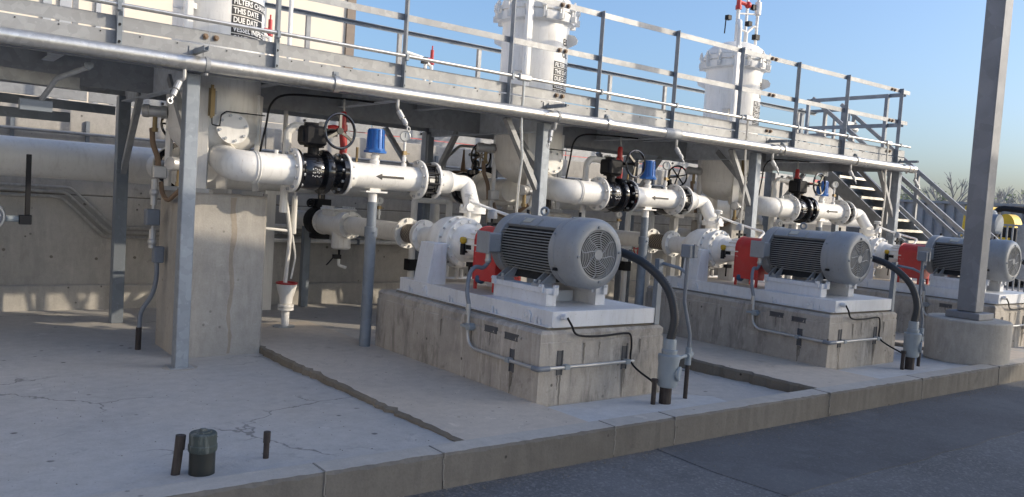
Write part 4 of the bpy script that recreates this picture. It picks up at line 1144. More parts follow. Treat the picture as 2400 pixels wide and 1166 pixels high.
ve = reg(T('filter_vessel', 'nearest white filter vessel cropped by the top edge with black notice labels', 'vessel', (2.6, 8.5, 1.445), 'filter vessels'),
         'middle white filter vessel with clamped lid and black notice labels', 'farthest white filter vessel with domed lid and vent piping')
VX, VY, VR = 2.60, 8.50, .43
vo = (VX, VY, 0); ZA = (0, 0, 1)
P(ve, 'shell', MB().lathe([(.0001, 1.78), (.15, 1.80), (.30, 1.86), (.40, 1.96), (.428, 2.05), (VR, 2.06), (VR, 3.80), (.445, 3.815), (.455, 3.83)], vo, ZA, 64), WHITE, 30)
P(ve, 'closure_ring', MB().lathe([(.44, 3.815), (.487, 3.83), (.49, 3.85), (.49, 3.93), (.47, 3.94), (.47, 3.95), (.49, 3.955), (.49, 4.02), (.45, 4.03)], vo, ZA, 64), WHITE, 30)
P(ve, 'lid', MB().lathe([(.465, 4.03), (.455, 4.08), (.42, 4.14), (.34, 4.20), (.22, 4.245), (.10, 4.262), (.0001, 4.265)], vo, ZA, 48), WHITE, 50)
P(ve, 'seam', MB().torus((VX, VY, 2.06), ZA, .428, .006, 64, 6), WHITE)
for i in range(14):
    a = 2*math.pi*(i+.4)/14
    d = Vector((math.cos(a), math.sin(a), 0)); t = Vector((-math.sin(a), math.cos(a), 0))
    c0 = Vector(vo)+d*.50
    cl = P(ve, 'clamp', MB().obox(c0+Vector((0, 0, 3.87))+d*.01, d*.045, t*.008, (0, 0, .035)).obox(c0+Vector((0, 0, 3.99))+d*.01, d*.045, t*.022, (0, 0, .02)).obox(c0+Vector((0, 0, 3.87))+d*.01+t*.03, d*.045, t*.007, (0, 0, .035)).obox(c0+Vector((0, 0, 3.93))-d*.012+t*.014, d*.014, t*.02, (0, 0, .075)), WHITE, 0)
    P(cl, 'swing_bolt', MB().cyl(c0+d*.028+t*.014+Vector((0, 0, 3.84)), c0+d*.028+t*.014+Vector((0, 0, 4.08)), .012, 8).cyl(c0+d*.028+t*.014+Vector((0, 0, 4.02)), c0+d*.028+t*.014+Vector((0, 0, 4.05)), .026, 6), WHITE, 0)
def rad(a): return Vector((math.cos(R(a)), math.sin(R(a)), 0))
def lug(a, z):
    d, t = rad(a), rad(a+90); c = Vector((VX, VY, z))
    return MB().prism([c+d*.425+t*(-.012)+Vector((0, 0, -.09)), c+d*.425-t*.012+Vector((0, 0, .09)), c+d*.52-t*.012+Vector((0, 0, .07)), c+d*.56-t*.012+Vector((0, 0, .02)), c+d*.55-t*.012+Vector((0, 0, -.03))], t*.024)
P(ve, 'lifting_lug', lug(305, 3.62), WHITE, 0)
P(ve, 'lifting_lug', lug(125, 3.62), WHITE, 0)
# gusset shelf on the left
d, t = rad(212), rad(302); c = Vector((VX, VY, 3.18))
P(ve, 'gusset_bracket', MB().obox(c+d*.47, d*.06, t*.09, (0, 0, .006)).prism([c+d*.425+t*.005-Vector((0, 0, .007)), c+d*.53+t*.005-Vector((0, 0, .007)), c+d*.425+t*.005-Vector((0, 0, .2))], t*.012), WHITE, 0)
# davit
d = rad(222); c = Vector((VX, VY, 0))+d*.53
P(ve, 'davit', MB().box(c.x-.04, c.x+.04, c.y-.03, c.y+.03, 2.9, 4.12).tube([c+Vector((0, 0, 4.10)), c+Vector((0, 0, 4.38)), c-d*.14+Vector((0, 0, 4.52)), c-d*.40+Vector((0, 0, 4.55))], .036, 12, .16).bar(c-d*.11+Vector((0, 0, 3.2)), c+Vector((0, 0, 3.2)), .05, .05), WHITE, 30)
# top piping with red relief valve
P(ve, 'vent_pipes', MB().cyl((VX-.02, VY, 4.24), (VX-.02, VY, 4.78), .03, 10).cyl((VX+.16, VY-.05, 4.22), (VX+.16, VY-.05, 4.45), .024, 10).tube([(VX+.16, VY-.05, 4.44), (VX+.30, VY-.06, 4.56), (VX+.36, VY-.08, 4.56)], .022, 8, .03).cyl((VX+.36, VY-.08, 4.23), (VX+.36, VY-.08, 5.05), .024, 10).tube([(VX-.02, VY, 4.5), (VX+.16, VY-.05, 4.45)], .018, 8).cyl((VX+.36, VY-.08, 4.75), (VX+.36, VY-.08, 4.95), .05, 12).tube([(VX-.02, VY, 4.72), (VX+.36, VY-.08, 4.76)], .014, 8), WHITE)
P(ve, 'vent_valves', MB().box(VX+.31, VX+.41, VY-.12, VY-.04, 4.36, 4.44).box(VX+.14, VX+.22, VY-.1, VY-.02, 4.55, 4.62).box(VX-.28, VX-.20, VY-.03, VY+.04, 4.58, 4.65).tube([(VX-.24, VY, 4.6), (VX-.30, VY, 4.58), (VX-.31, VY, 4.36)], .01, 6).box(VX+.24, VX+.32, VY-.08, VY-.02, 4.82, 4.90), BLACKM, 0)
P(ve, 'vent_relief_valve', MB().cyl((VX-.02, VY, 4.78), (VX-.02, VY, 4.84), .05, 12).cyl((VX-.02, VY, 4.84), (VX-.02, VY, 5.0), .038, 12).tube([(VX-.02, VY, 4.90), (VX+.18, VY-.03, 4.88)], .03, 10).sphere((VX+.17, VY-.03, 4.88), .055, 12, 8), RED)
# support legs and base shoes
for a in (240, 330, 60, 150):
    d, t = rad(a), rad(a+90); c = Vector((VX, VY, 0))
    lg = P(ve, 'leg', MB().prism([c+d*.405-t*.05+Vector((0, 0, 1.49)), c+d*.405+t*.05+Vector((0, 0, 1.49)), c+d*.405+t*.05+Vector((0, 0, 2.15)), c+d*.405+t*.09+Vector((0, 0, 2.45)), c+d*.405-t*.09+Vector((0, 0, 2.45)), c+d*.405-t*.05+Vector((0, 0, 2.15))], d*.045), WHITE, 0)
    P(lg, 'shoe', MB().obox(c+d*.40+Vector((0, 0, 1.468)), d*.09, t*.09, (0, 0, .021)), PATCH, 0)
# hand hole cover
nrm = Vector((-.12, -.98, .12)).normalized(); c = Vector((VX+.03, VY-.46, 2.08))
P(ve, 'hand_hole_cover', MB().cyl(c-nrm*-.0, c+nrm*.03, .15, 32).cyl(c-nrm*.08, c, .11, 24), WHITE)
P(ve, 'hand_hole_bolts', MB().bolts(c+nrm*.03, nrm, .122, 8, .014, .02), ALU)
# differential gauge on the left
P(ve, 'level_gauge', MB().box(2.40, 2.45, 8.02, 8.06, 2.18, 2.44).box(2.405, 2.43, 8.0, 8.019, 2.16, 2.47), BRASS, 0)
P(ve, 'gauge_plate', MB().box(2.455, 2.47, 8.03, 8.10, 2.20, 2.42), GREYTRIM, 0)
P(ve, 'sensing_tube', MB().tube([(2.43, 8.03, 2.16), (2.43, 8.02, 2.10), (2.50, 8.01, 2.09), (2.51, 8.01, 2.20), (2.55, 7.99, 2.235), (2.95, 8.05, 2.24)], .006, 6, .015), BLACKM)
# labels bent on to the shell
def text_mesh(body, size):
    cu_ = bpy.data.curves.new('lettering', 'FONT'); cu_.body = body; cu_.size = size; cu_.offset = size*.022; cu_.resolution_u = 2
    o = bpy.data.objects.new('lettering', cu_); COL.objects.link(o)
    dg = bpy.context.evaluated_depsgraph_get(); dg.update()
    me = bpy.data.meshes.new_from_object(o.evaluated_get(dg))
    vs = [tuple(v.co) for v in me.vertices]; fs = [tuple(p.vertices) for p in me.polygons]
    bpy.data.objects.remove(o); bpy.data.curves.remove(cu_); bpy.data.meshes.remove(me)
    return vs, fs
def wrap(a_deg, z, r):
    a = R(a_deg); return (VX+r*math.cos(a), VY+r*math.sin(a), z)
def label_row(a0, span, z0, z1, text, size, r):
    pn = MB(); n = max(3, int(span/4))
    for i in range(n):
        a, b = a0+span*i/n, a0+span*(i+1)/n
        pn.face([wrap(a, z0, r), wrap(b, z0, r), wrap(b, z1, r), wrap(a, z1, r)])
    o = P(ve, 'notice_label', pn, DECAL, 40)
    if text:
        vs, fs = text_mesh(text, size)
        tm = MB(); tm.v = [wrap(a0+2+math.degrees(v[0]*.86/r), z0+(z1-z0-size*.7)/2+v[1], r+.0015) for v in vs]; tm.f = fs
        P(o, 'lettering', tm, DECALW, 0)
rows = ['FILTERS CHANGED', 'THIS DATE', 'DUE DATE', 'VESSEL INSPECTED', 'ON THIS DATE']
for i, s in enumerate(rows):
    zt_ = 3.335-i*.0865
    label_row(268, 52 if i in (1, 2) else 78, zt_-.078, zt_, s, .072, VR+.003)
    if i in (1, 2):
        pn = MB()
        for q in range(5):
            a, b = 321+5*q, 326+5*q
            pn.face([wrap(a, zt_-.07, VR+.003), wrap(b, zt_-.07, VR+.003), wrap(b, zt_-.008, VR+.003), wrap(a, zt_-.008, VR+.003)])
        P(ve, 'date_box', pn, DECALW, 40)
for s, z in (('ES', 3.55), ('UL', 3.40)):
    vs, fs = text_mesh(s, .13)
    tm = MB(); tm.v = [wrap(286+math.degrees(v[0]*.8/VR), z+v[1]*.9, VR+.004) for v in vs]; tm.f = fs
    P(ve, 'lettering', tm, DECAL, 0)

# ---- vent pole and drain funnel
dn = reg(T('drain_funnel', 'white drain funnel with red rim standing beside the nearest concrete pedestal', 'funnel', (3.68, 9.1, -.1), 'drain funnels'),
         'white drain funnel beside the middle concrete pedestal', 'white drain funnel beside the farthest concrete pedestal')
P(dn, 'funnel', MB().lathe([(.045, -.1), (.045, .14), (.09, .142), (.09, .17), (.05, .172), (.05, .176), (.09, .178), (.09, .205), (.055, .21), (.07, .22), (.075, .28), (.10, .36), (.115, .42), (.115, .44), (.10, .442)], (3.68, 9.1, 0), ZA, 28), WHITE, 30)
P(dn, 'rim', MB().lathe([(.100, .444), (.122, .444), (.122, .462), (.100, .462)], (3.68, 9.1, 0), ZA, 28, True), RED, 30)
P(dn, 'base_ring', MB().lathe([(.075, -.09), (.125, -.09), (.125, -.03), (.075, -.03)], (3.66, 9.08, -.01), ZA, 24), GALVD, 30)
vp = reg(T('drain_pipe', 'thin white vertical pipe from above the deck down to the nearest drain funnel', 'pipe', (3.58, 9.12, .47), 'vertical drain pipes'),
         'thin white vertical pipe rising beside the middle vessel', 'thin white vertical pipe rising beside the farthest vessel')
P(vp, 'riser', MB().tube([(3.66, 9.1, .46), (3.70, 9.12, 1.0), (3.66, 9.12, 1.25), (3.58, 9.12, 1.6), (3.58, 9.12, 5.6)], .024, 10, .3), WHITE)
P(vp, 'riser_branch', MB().tube([(3.735, 9.12, .5), (3.79, 9.15, .75), (3.73, 9.15, 1.05), (3.74, 9.12, 1.5)], .012, 8, .2).cyl((3.74, 9.13, 1.02), (3.74, 9.13, 1.46), .032, 10).tube([(3.74, 9.13, 1.05), (3.3, 9.13, 1.08), (2.98, 9.13, 1.08)], .018, 8), WHITE)

# ---- power conduit: sealing body and thick flex to the motor
pc = reg(T('power_conduit', 'cast grey conduit body with thick black flex in front of the nearest motor', 'conduit', (5.17, 4.60, -.03), 'motor power conduits'),
         'cast grey conduit body with thick black flex in front of the middle motor', 'conduit body with black flex in front of the farthest motor')
jx_, jy = 5.19, 4.60
P(pc, 'stub_pipe', MB().cyl((jx_-.01, jy, -.06), (jx_-.01, jy, .12), .050, 18), DARKPIPE)
P(pc, 'cast_body', MB().lathe([(.072, .11), (.085, .13), (.085, .30), (.092, .34), (.092, .375), (.062, .385), (.062, .40)], (jx_, jy, 0), ZA, 24), CAST, 35)
P(pc, 'round_cover', MB().lathe([(.062, -.10), (.062, -.085), (.05, -.08), (.045, -.06)], (jx_, jy, .235), (-.45, .8, .08), 20).torus((jx_+.046, jy-.082, .225), (.5, -.85, 0), .05, .009, 22, 6).bar((jx_+.002, jy-.11, .225), (jx_+.09, jy-.055, .225), .012, .012), CAST)
P(pc, 'flex_connector', MB().lathe([(.058, .39), (.066, .40), (.066, .42), (.054, .425), (.054, .50), (.05, .51)], (jx_, jy, 0), ZA, 20), CAST, 30)
fx = [(jx_, jy, .49), (jx_+.03, jy+.0, .70), (jx_+.02, jy+.10, .93), (jx_-.05, jy+.32, 1.11), (jx_-.08, jy+.65, 1.19), (jx_-.06, jy+.98, 1.19)]
# smooth curve through the control points
def catmull(pts, n=8):
    pts = [Vector(p) for p in pts]; out = []
    q = [pts[0]*2-pts[1]]+pts+[pts[-1]*2-pts[-2]]
    for i in range(1, len(q)-2):
        for k in range(n):
            t = k/n
            a, b, c, d = q[i-1], q[i], q[i+1], q[i+2]
            out.append(.5*((2*b)+(c-a)*t+(2*a-5*b+4*c-d)*t*t+(3*b-3*c+d-a)*t**3))
    return out+[pts[-1]]
cp = catmull(fx, 26)
P(pc, 'flex_hose', MB().tube(cp, .043, 14, radii=[.0385 if i % 2 else .0355 for i in range(len(cp))]), RUBBER, 60)
P(pc, 'side_stub', MB().cyl((5.06, 4.62, -.04), (5.06, 4.62, .15), .020, 10).cyl((5.06, 4.62, .15), (5.06, 4.62, .18), .028, 10), DARKPIPE)

# ---- local control station
cs = reg(T('control_station', 'small grey switch box on a thin conduit beside the nearest motor', 'switch box', (5.50, 4.66, -.03), 'motor switch boxes'),
         'small grey switch box on a thin conduit beside the middle motor', 'small switch box beside the farthest motor')
P(cs, 'conduit', MB().tube([(5.50, 4.66, .40), (5.50, 4.66, .52), (5.42, 4.68, .80), (5.42, 4.68, 1.18)], .016, 10, .12), GREYFLEX)
P(cs, 'stub_pipe', MB().cyl((5.50, 4.66, -.06), (5.50, 4.66, .28), .019, 12), DARKPIPE)
P(cs, 'seal_fitting', MB().cyl((5.50, 4.66, .26), (5.50, 4.66, .41), .028, 12).cyl((5.46, 4.64, .34), (5.57, 4.69, .345), .026, 10).tube([(5.28, 4.60, .33), (5.38, 4.62, .345), (5.48, 4.66, .34)], .016, 8, .03), CAST)
P(cs, 'switch_box', MB().box(5.37, 5.475, 4.63, 4.72, 1.18, 1.29), GREYFLEX, 0, .006)
P(cs, 'box_cover', MB().box(5.373, 5.472, 4.618, 4.629, 1.183, 1.287).box(5.415, 5.43, 4.606, 4.6175, 1.183, 1.30), GREYFLEX, 0)
P(cs, 'strut_post', MB().box(5.40, 5.404, 4.98, 5.03, .56, 1.14).box(5.4045, 5.455, 4.98, 4.984, .56, 1.14).box(5.4045, 5.455, 5.026, 5.03, .56, 1.14), STEEL, 0)
P(cs, 'strut_clamp', MB().tube([(5.45, 4.98, 1.10), (5.46, 4.8, 1.08), (5.43, 4.70, 1.05)], .014, 8, .05), STEEL)

# ---- conduit round the plinth
cn = reg(T('plinth_conduit', 'steel conduit bent round the corner of the nearest plinth', 'conduit', (4.05, 5.3, .3), 'plinth conduits'),
         'steel conduit bent round the corner of the middle plinth', 'steel conduit on the farthest plinth')
xc_, yc_ = PX0-.035, PY0-.035
P(cn, 'flex_tail', MB().tube(catmull([(MX-.36, 6.10, .99), (MX-.42, 6.09, .945), (4.19, 6.05, .955), (4.10, 6.0, .90), (4.055, 5.96, .76), (4.06, 5.93, .64)], 6), .019, 10), GREYFLEX, 60)
P(cn, 'flex_connector', MB().cyl((4.06, 5.93, .55), (4.06, 5.93, .645), .022, 10).cyl((4.06, 5.93, .60), (4.06, 5.93, .615), .027, 8), ALU)
P(cn, 'pipe', MB().tube([(xc_+.003, 5.92, .56), (xc_, 5.91, .27), (xc_, yc_+.06, .268)], .0145, 10, .13, 8).cyl((xc_+.10, yc_, .268), (5.10, yc_, .268), .0145, 10), ALU, 60)
P(cn, 'corner_elbow', MB().tube([(xc_, yc_+.07, .268), (xc_, yc_, .268), (xc_+.11, yc_, .268)], .021, 10, .02), GREYFLEX)
for (x, y) in ((xc_, 5.30), (4.34, yc_), (5.02, yc_)):
    P(cn, 'strap', MB().box(x-.02, x+.03, y-.02, y+.03, .25, .287), CAST, 0)
P(cn, 'upper_strap', MB().box(xc_-.03, xc_+.03, 5.84, 5.99, .44, .46).box(xc_-.02, xc_+.033, 5.86, 5.92, .42, .48), CAST, 0)
gw = reg(T('ground_wire', 'thin dark grounding wire draped along the front of the nearest plinth', 'wire', (4.4, 4.93, .5), 'grounding wires'),
         'thin dark grounding wire along the front of the middle plinth', 'thin dark grounding wire on the farthest plinth')
P(gw, 'wire', MB().tube(catmull([(4.33, SY0-.055, .665), (4.37, 4.91, .60), (4.42, 4.915, .535), (4.55, 4.93, .505), (4.78, 4.935, .50), (5.0, 4.935, .51), (5.06, 4.93, .49), (5.08, 4.93, .40), (5.07, 4.92, .28), (5.05, 4.82, .22), (5.06, 4.63, .15)], 5), .009, 8), BLACKM, 60)

# ---- copies
for root, labels in UNIT:
    for k, lb in enumerate(labels):
        copy_tree(root, (PITCH*(k+1), 0, 0), lb)

# ================================================================== INSTRUMENTS AND SMALL THINGS
# transmitters beside each vessel
def transmitter(o, labels, c, ax, gp):
    t_ = reg(T('transmitter', labels[0], 'transmitter', c, gp), *labels[1:])
    c = Vector(c); a = Vector(ax).normalized()
    P(t_, 'housing', MB().lathe([(.03, -.12), (.058, -.115), (.064, -.10), (.064, -.06), (.056, -.055), (.056, .05), (.064, .055), (.064, .10), (.058, .115), (.03, .12)], c, a, 24), ALU, 30)
    P(t_, 'neck', MB().cyl(c, c-Vector((0, 0, .16)), .022, 10).cyl(c-Vector((0, 0, .16)), c-Vector((0, 0, .20)), .032, 6), BRASS)
    return t_
UNIT.clear()
tr1 = transmitter(0, ('grey round transmitter head high beside the nearest column and vessel', 'grey round transmitter head high left of the middle column', 'grey round transmitter head high left of the farthest column'), (2.09, 8.72, 2.215), (-.75, .3, 0), 'upper transmitters')
P(tr1, 'hose', MB().tube(catmull([(2.07, 8.73, 2.05), (2.08, 8.72, 1.9), (2.12, 8.68, 1.75), (2.13, 8.66, 1.56)], 5), .026, 10), RUST)
P(tr1, 'side_port', MB().cyl((2.15, 8.70, 2.22), (2.24, 8.64, 2.20), .028, 10), BLACKM)
tr2 = transmitter(0, ('grey round transmitter head low beside the nearest column', 'grey round transmitter head low left of the middle column', 'grey round transmitter head low left of the farthest column'), (2.12, 7.90, 1.70), (-.7, -.4, 0), 'lower transmitters')
P(tr2, 'elbow_fitting', MB().tube([(2.17, 7.88, 1.69), (2.24, 7.86, 1.68), (2.21, 7.90, 1.52)], .028, 10, .03), ALU)
P(tr2, 'hose', MB().tube(catmull([(2.20, 7.91, 1.53), (2.13, 8.05, 1.42), (2.12, 8.25, 1.36), (2.12, 8.45, 1.42), (2.12, 8.52, 1.52)], 6), .022, 10), RUST)
fc = reg(T('conduit_stack', 'stack of grey conduit fittings on a pipe left of the nearest pedestal', 'conduit', (1.98, 8.53, -.12), 'pedestal conduits'),
         'stack of conduit fittings beside the middle pedestal', 'stack of conduit fittings beside the farthest pedestal')
P(fc, 'lower_pipe', MB().tube(catmull([(1.97, 8.53, -.12), (1.975, 8.53, .12), (1.99, 8.53, .26), (2.07, 8.50, .42), (2.10, 8.48, .58), (2.10, 8.48, .74)], 6), .022, 10), GREYFLEX)
P(fc, 'stub_sleeve', MB().cyl((1.97, 8.53, -.13), (1.972, 8.53, .10), .027, 10), DARKPIPE)
P(fc, 'box', MB().box(2.06, 2.155, 8.43, 8.53, .74, .90), GREYFLEX, 0, .008)
P(fc, 'union', MB().cyl((2.055, 8.50, .88), (2.055, 8.50, 1.06), .033, 10).sphere((2.055, 8.50, .94), .045, 10, 6), ALU)
P(fc, 'union', MB().cyl((2.055, 8.50, 1.30), (2.055, 8.50, 1.55), .030, 10).sphere((2.055, 8.5, 1.42), .045, 10, 6), ALU)
P(fc, 'square_box', MB().box(1.98, 2.11, 8.45, 8.56, 1.10, 1.26), GREYFLEX, 0, .012)
P(fc, 'nipple', MB().cyl((2.055, 8.50, 1.06), (2.055, 8.50, 1.30), .018, 8), ALU, 30)
P(fc, 'top_fitting', MB().box(2.03, 2.16, 8.46, 8.54, 1.56, 1.68), ALU, 0, .01)
ca = reg(T('black_cable', 'thin black cable looping under the deck right of the nearest vessel', 'cable', (2.95, 8.2, 2.3), 'black cables under the deck'),
         'thin black cable looping under the deck right of the middle vessel', 'thin black cable under the deck right of the farthest vessel')
P(ca, 'cable', MB().tube(catmull([(2.93, 8.1, 1.88), (2.98, 8.1, 2.15), (3.02, 8.1, 2.36), (3.15, 8.08, 2.47), (3.5, 8.05, 2.50), (4.2, 8.05, 2.52)], 6), .011, 8), BLACKM)
for root, labels in UNIT:
    for k, lb in enumerate(labels):
        copy_tree(root, (PITCH*(k+1), 0, 0), lb)

# valve with upright lever at the left edge
lv = T('lever_valve', 'grey pipe fitting with tall black lever at the left edge', 'valve', (.85, 8.9, 1.1))
P(lv, 'lever', MB().box(1.02, 1.062, 8.88, 8.92, 1.07, 1.705), BLACKM, 0, .004)
P(lv, 'lever_block', MB().box(.97, 1.075, 8.86, 8.94, 1.05, 1.14), BLACK, 0, .006)
P(lv, 'body', MB().lathe([(.06, -.12), (.13, -.11), (.14, -.08), (.14, -.04), (.10, -.03), (.10, .2)], (.72, 8.86, 1.12), (0, 1, 0), 28), GREYFLEX, 30)
P(lv, 'rim', MB().torus((.72, 8.74, 1.12), (0, 1, 0), .12, .012, 28, 6), ALU)
P(lv, 'flange_bolts', MB().bolts((.72, 8.745, 1.12), (0, -1, 0), .085, 6, .014, .02), ALU)
P(lv, 'stem', MB().cyl((.72, 8.9, 1.10), (.99, 8.9, 1.10), .03, 10), CAST)
P(lv, 'feed_pipe', MB().cyl((.72, 8.95, 1.12), (.72, 11.39, 1.12), .05, 14), WHITE)

# foreground stubs
sb = T('capped_pipe', 'short dark pipe with weathered green grey cap on the slab', 'pipe', (1.40, 4.535, -.035))
P(sb, 'pipe', MB().cyl((1.40, 4.535, -.06), (1.40, 4.535, .09), .069, 28), paint('black_pipe_paint', (.02, .024, .023), .45))
P(sb, 'cap', MB().lathe([(.069, .088), (.074, .09), (.077, .10), (.077, .125), (.073, .13), (.073, .185), (.068, .192), (.045, .194), (.043, .20), (.0001, .201)], (1.40, 4.535, 0), (0, 0, 1), 32), GREENCAP, 30)
P(sb, 'cap_square', MB().box(1.385, 1.415, 4.52, 4.55, .2015, .212), GREENCAP, 0)
one('pipe_stub', MB().cyl((1.27, 4.575, -.06), (1.292, 4.575, .175), .024, 16).cyl((1.288, 4.575, .10), (1.293, 4.575, .178), .027, 16), DARKPIPE, 'taller leaning rusty pipe stub left of the capped pipe', 'pipe stub', (1.27, 4.575, -.04), 'rusty pipe stubs')
one('pipe_stub', MB().cyl((1.80, 4.64, -.06), (1.802, 4.64, .115), .017, 16).cyl((1.801, 4.64, .055), (1.802, 4.64, .12), .0205, 16), DARKPIPE, 'shorter rusty pipe stub right of the capped pipe', 'pipe stub', (1.80, 4.64, -.04), 'rusty pipe stubs')

# rusty trim valve and dark pump pieces behind the nearest pump
rt = T('rusty_trim_valve', 'rust red small valve assembly in front of the header pipe', 'valve', (6.6, 10.0, 1.5))
P(rt, 'risers', MB().cyl((6.62, 10.0, 1.45), (6.60, 10.0, 2.05), .022, 10), RUST)
P(rt, 'bonnet', MB().lathe([(.04, 1.95), (.035, 2.0), (.02, 2.12), (.012, 2.25), (.0001, 2.26)], (6.60, 10.0, 0), (0, 0, 1), 12), RUST)
P(rt, 'side_arm', MB().tube([(6.60, 10.0, 1.95), (6.86, 10.0, 1.97), (6.90, 10.0, 1.99)], .025, 8).sphere((6.84, 10.0, 1.96), .055, 10, 6), RUST)
P(rt, 'left_leg', MB().tube([(6.60, 10.0, 1.93), (6.42, 10.0, 1.92), (6.42, 10.0, 1.6)], .02, 8, .03), RUST)
P(rt, 'flange', MB().cyl((6.61, 10.0, 1.66), (6.61, 10.0, 1.70), .06, 14), RUST)
bd = T('black_dome_valve', 'black domed valve with upright stems left of the middle vessel', 'valve', (7.0, 9.9, 1.6))
P(bd, 'dome', MB().lathe([(.12, 1.55), (.19, 1.58), (.20, 1.72), (.16, 1.83), (.08, 1.88), (.07, 2.02), (.02, 2.03)], (7.0, 9.9, 0), (0, 0, 1), 24), BLACKM, 40)
P(bd, 'stem', MB().cyl((7.0, 9.9, 2.0), (7.0, 9.9, 2.3), .02, 8), STEEL)
P(bd, 'stem', MB().cyl((7.13, 9.9, 1.8), (7.13, 9.9, 2.3), .018, 8), STEEL)
hz = T('bent_conduit', 'bent grey conduit arching over the rusty valve', 'conduit', (6.3, 10.0, 1.6))
P(hz, 'pipe', MB().tube([(6.22, 10.0, 1.5), (6.30, 10.0, 2.1), (6.52, 10.0, 2.3), (7.0, 9.95, 2.32)], .022, 8, .15), ALU)
def vent_stand(x, lb):
    v = T('vent_stand', lb, 'relief valve', (x, 11.95, 2.5), 'red relief valves on the rear walkway')
    P(v, 'pipe_frame', MB().tube([(x-.52, 11.95, 2.5), (x-.52, 11.95, 3.86), (x-.10, 11.95, 3.80), (x-.10, 11.95, 2.5)], .028, 8, .03).tube([(x-.1, 11.95, 3.74), (x+.02, 11.95, 3.70), (x+.02, 11.95, 2.5)], .03, 8, .03), WHITE)
    P(v, 'relief_valve', MB().cyl((x+.02, 11.95, 3.72), (x+.02, 11.95, 3.80), .045, 10).cyl((x+.02, 11.95, 3.8), (x+.02, 11.95, 3.96), .03, 10).tube([(x+.02, 11.95, 3.80), (x-.14, 11.95, 3.80)], .03, 8).cyl((x+.02, 11.95, 3.96), (x+.02, 11.95, 4.03), .012, 6), RED)
    P(v, 'valve', MB().box(x-.16, x-.08, 11.9, 12.0, 3.72, 3.82), BLACKM, 0)
vent_stand(4.37, 'small red relief valve against the cream building right of the nearest vessel')
vent_stand(7.12, 'small red relief valve on white piping against the blue sky')

# ================================================================== BUILDINGS BEHIND
cb = T('cream_building', 'large cream rendered building with brown corner trim behind the platform', 'building', (0, 22, -.2))
P(cb, 'wall', MB().box(-16, 9.34, 20, 34, -.2, 9.5), CREAM, 0)
P(cb, 'bounce_wing', MB().box(-30, -16.01, -22, 34, -.2, 9.5), CREAM, 0)  # unseen wing added so its sunlit wall bounces warm fill onto left-facing surfaces
P(cb, 'corner_trim', MB().box(9.33, 9.56, 19.93, 34, -.2, 9.5), BROWN, 0)
for i, (x, wd) in enumerate(((2.58, .16), (2.92, .22), (3.55, .10), (3.98, .16), (-1.2, .2), (7.2, .05), (5.2, .04))):
    P(cb, 'downpipe' if wd > .08 else 'panel_joint', MB().box(x-wd/2, x+wd/2, 19.93, 19.995, -.2, 9.4), GREYTRIM, 0)
wb = T('red_eave_building', 'long low white building with faded red eaves beyond the rear wall', 'building', (24, 26, -.2))
P(wb, 'wall', MB().box(12.6, 46, 25, 33, -.2, 3.42), OFFWHITE, 0)
P(wb, 'eave', MB().box(12.4, 46.2, 24.7, 33.2, 3.43, 3.64), REDF, 0)
for i in range(14):
    x = 14+i*2.3
    wn = P(wb, 'window', MB().box(x, x+.9, 24.96, 24.995, 1.9, 3.1), GREYTRIM, 0)
    P(wn, 'pane', MB().box(x+.06, x+.84, 24.94, 24.955, 1.96, 3.04), GLASSD, 0)

# ribbed grey steel sheet wall far right
rw = T('ribbed_steel_wall', 'grey ribbed steel wall beyond the stairs at the right', 'wall', (41, 17, -.22))
for i in range(26):
    y = 11.6+i*.5
    P(rw, 'sheet_panel', MB().prism([(41, y, -.22), (41.0, y+.26, -.22), (41.14, y+.31, -.22), (41.14, y+.45, -.22), (41, y+.5, -.22), (41.25, y+.5, -.22), (41.25, y, -.22)], (0, 0, 3.0)), SHEET, 0)
P(rw, 'cap_rail', MB().box(40.9, 41.3, 11.6, 24.6, 2.785, 2.9), SHEET, 0)
# grey block building with slot windows
gbld = T('grey_block_building', 'distant pale grey building with slot windows behind the yellow machines', 'building', (72, 27, -.2))
P(gbld, 'wall', MB().box(70, 80, 22, 31.2, -.2, 3.75), GREYTRIM, 0)
for i in range(12):
    P(gbld, 'window', MB().box(69.9, 69.98, 22.6+i*.7, 22.95+i*.7, 2.0, 3.4), GLASSD, 0)

# vehicles
def pickup(x, y, lb):
    v = T('pickup_truck', lb, 'truck', (x, y, -.22), 'white trucks parked beyond the stairs')
    z = -.22
    # side outline (along Y, front towards -Y), extruded across X
    out = [(y-2.6, .45), (y-2.62, .95), (y-1.5, 1.08), (y-.9, 1.72), (y+.55, 1.75), (y+.75, 1.12), (y+2.6, 1.12), (y+2.62, .5), (y+2.1, .42), (y-2.1, .42)]
    P(v, 'body', MB().prism([(x, a, z+b) for a, b in out], (1.75, 0, 0)), CARW, 0, .05)
    P(v, 'side_window', MB().prism([(x-.01, y-1.25, z+1.15), (x-.01, y-.85, z+1.62), (x-.01, y+.45, z+1.64), (x-.01, y+.55, z+1.15)], (.008, 0, 0)), GLASSD, 0)
    P(v, 'windscreen', MB().prism([(x+.12, y-1.50, z+1.12), (x+1.63, y-1.50, z+1.12), (x+1.5, y-.96, z+1.68), (x+.25, y-.96, z+1.68)], (0, -.03, .02)), GLASSD, 0)
    for yy in (y-1.65, y+1.65):
        for xx in (x-.02, x+1.55):
            wl = P(v, 'wheel', MB().cyl((xx, yy, z+.37), (xx+.22, yy, z+.37), .37, 20), TYRE)
            P(wl, 'rim', MB().cyl((xx-.005, yy, z+.37), (xx+.23, yy, z+.37), .2, 14), ALU)
    P(v, 'headlight', MB().box(x+.1, x+.45, y-2.66, y-2.61, z+.75, z+.92), GAUGEF, 0)
    P(v, 'headlight', MB().box(x+1.3, x+1.65, y-2.66, y-2.61, z+.75, z+.92), GAUGEF, 0)
    return v
pickup(28, 16.6, 'white pickup truck farthest left among the trucks beyond the stairs')
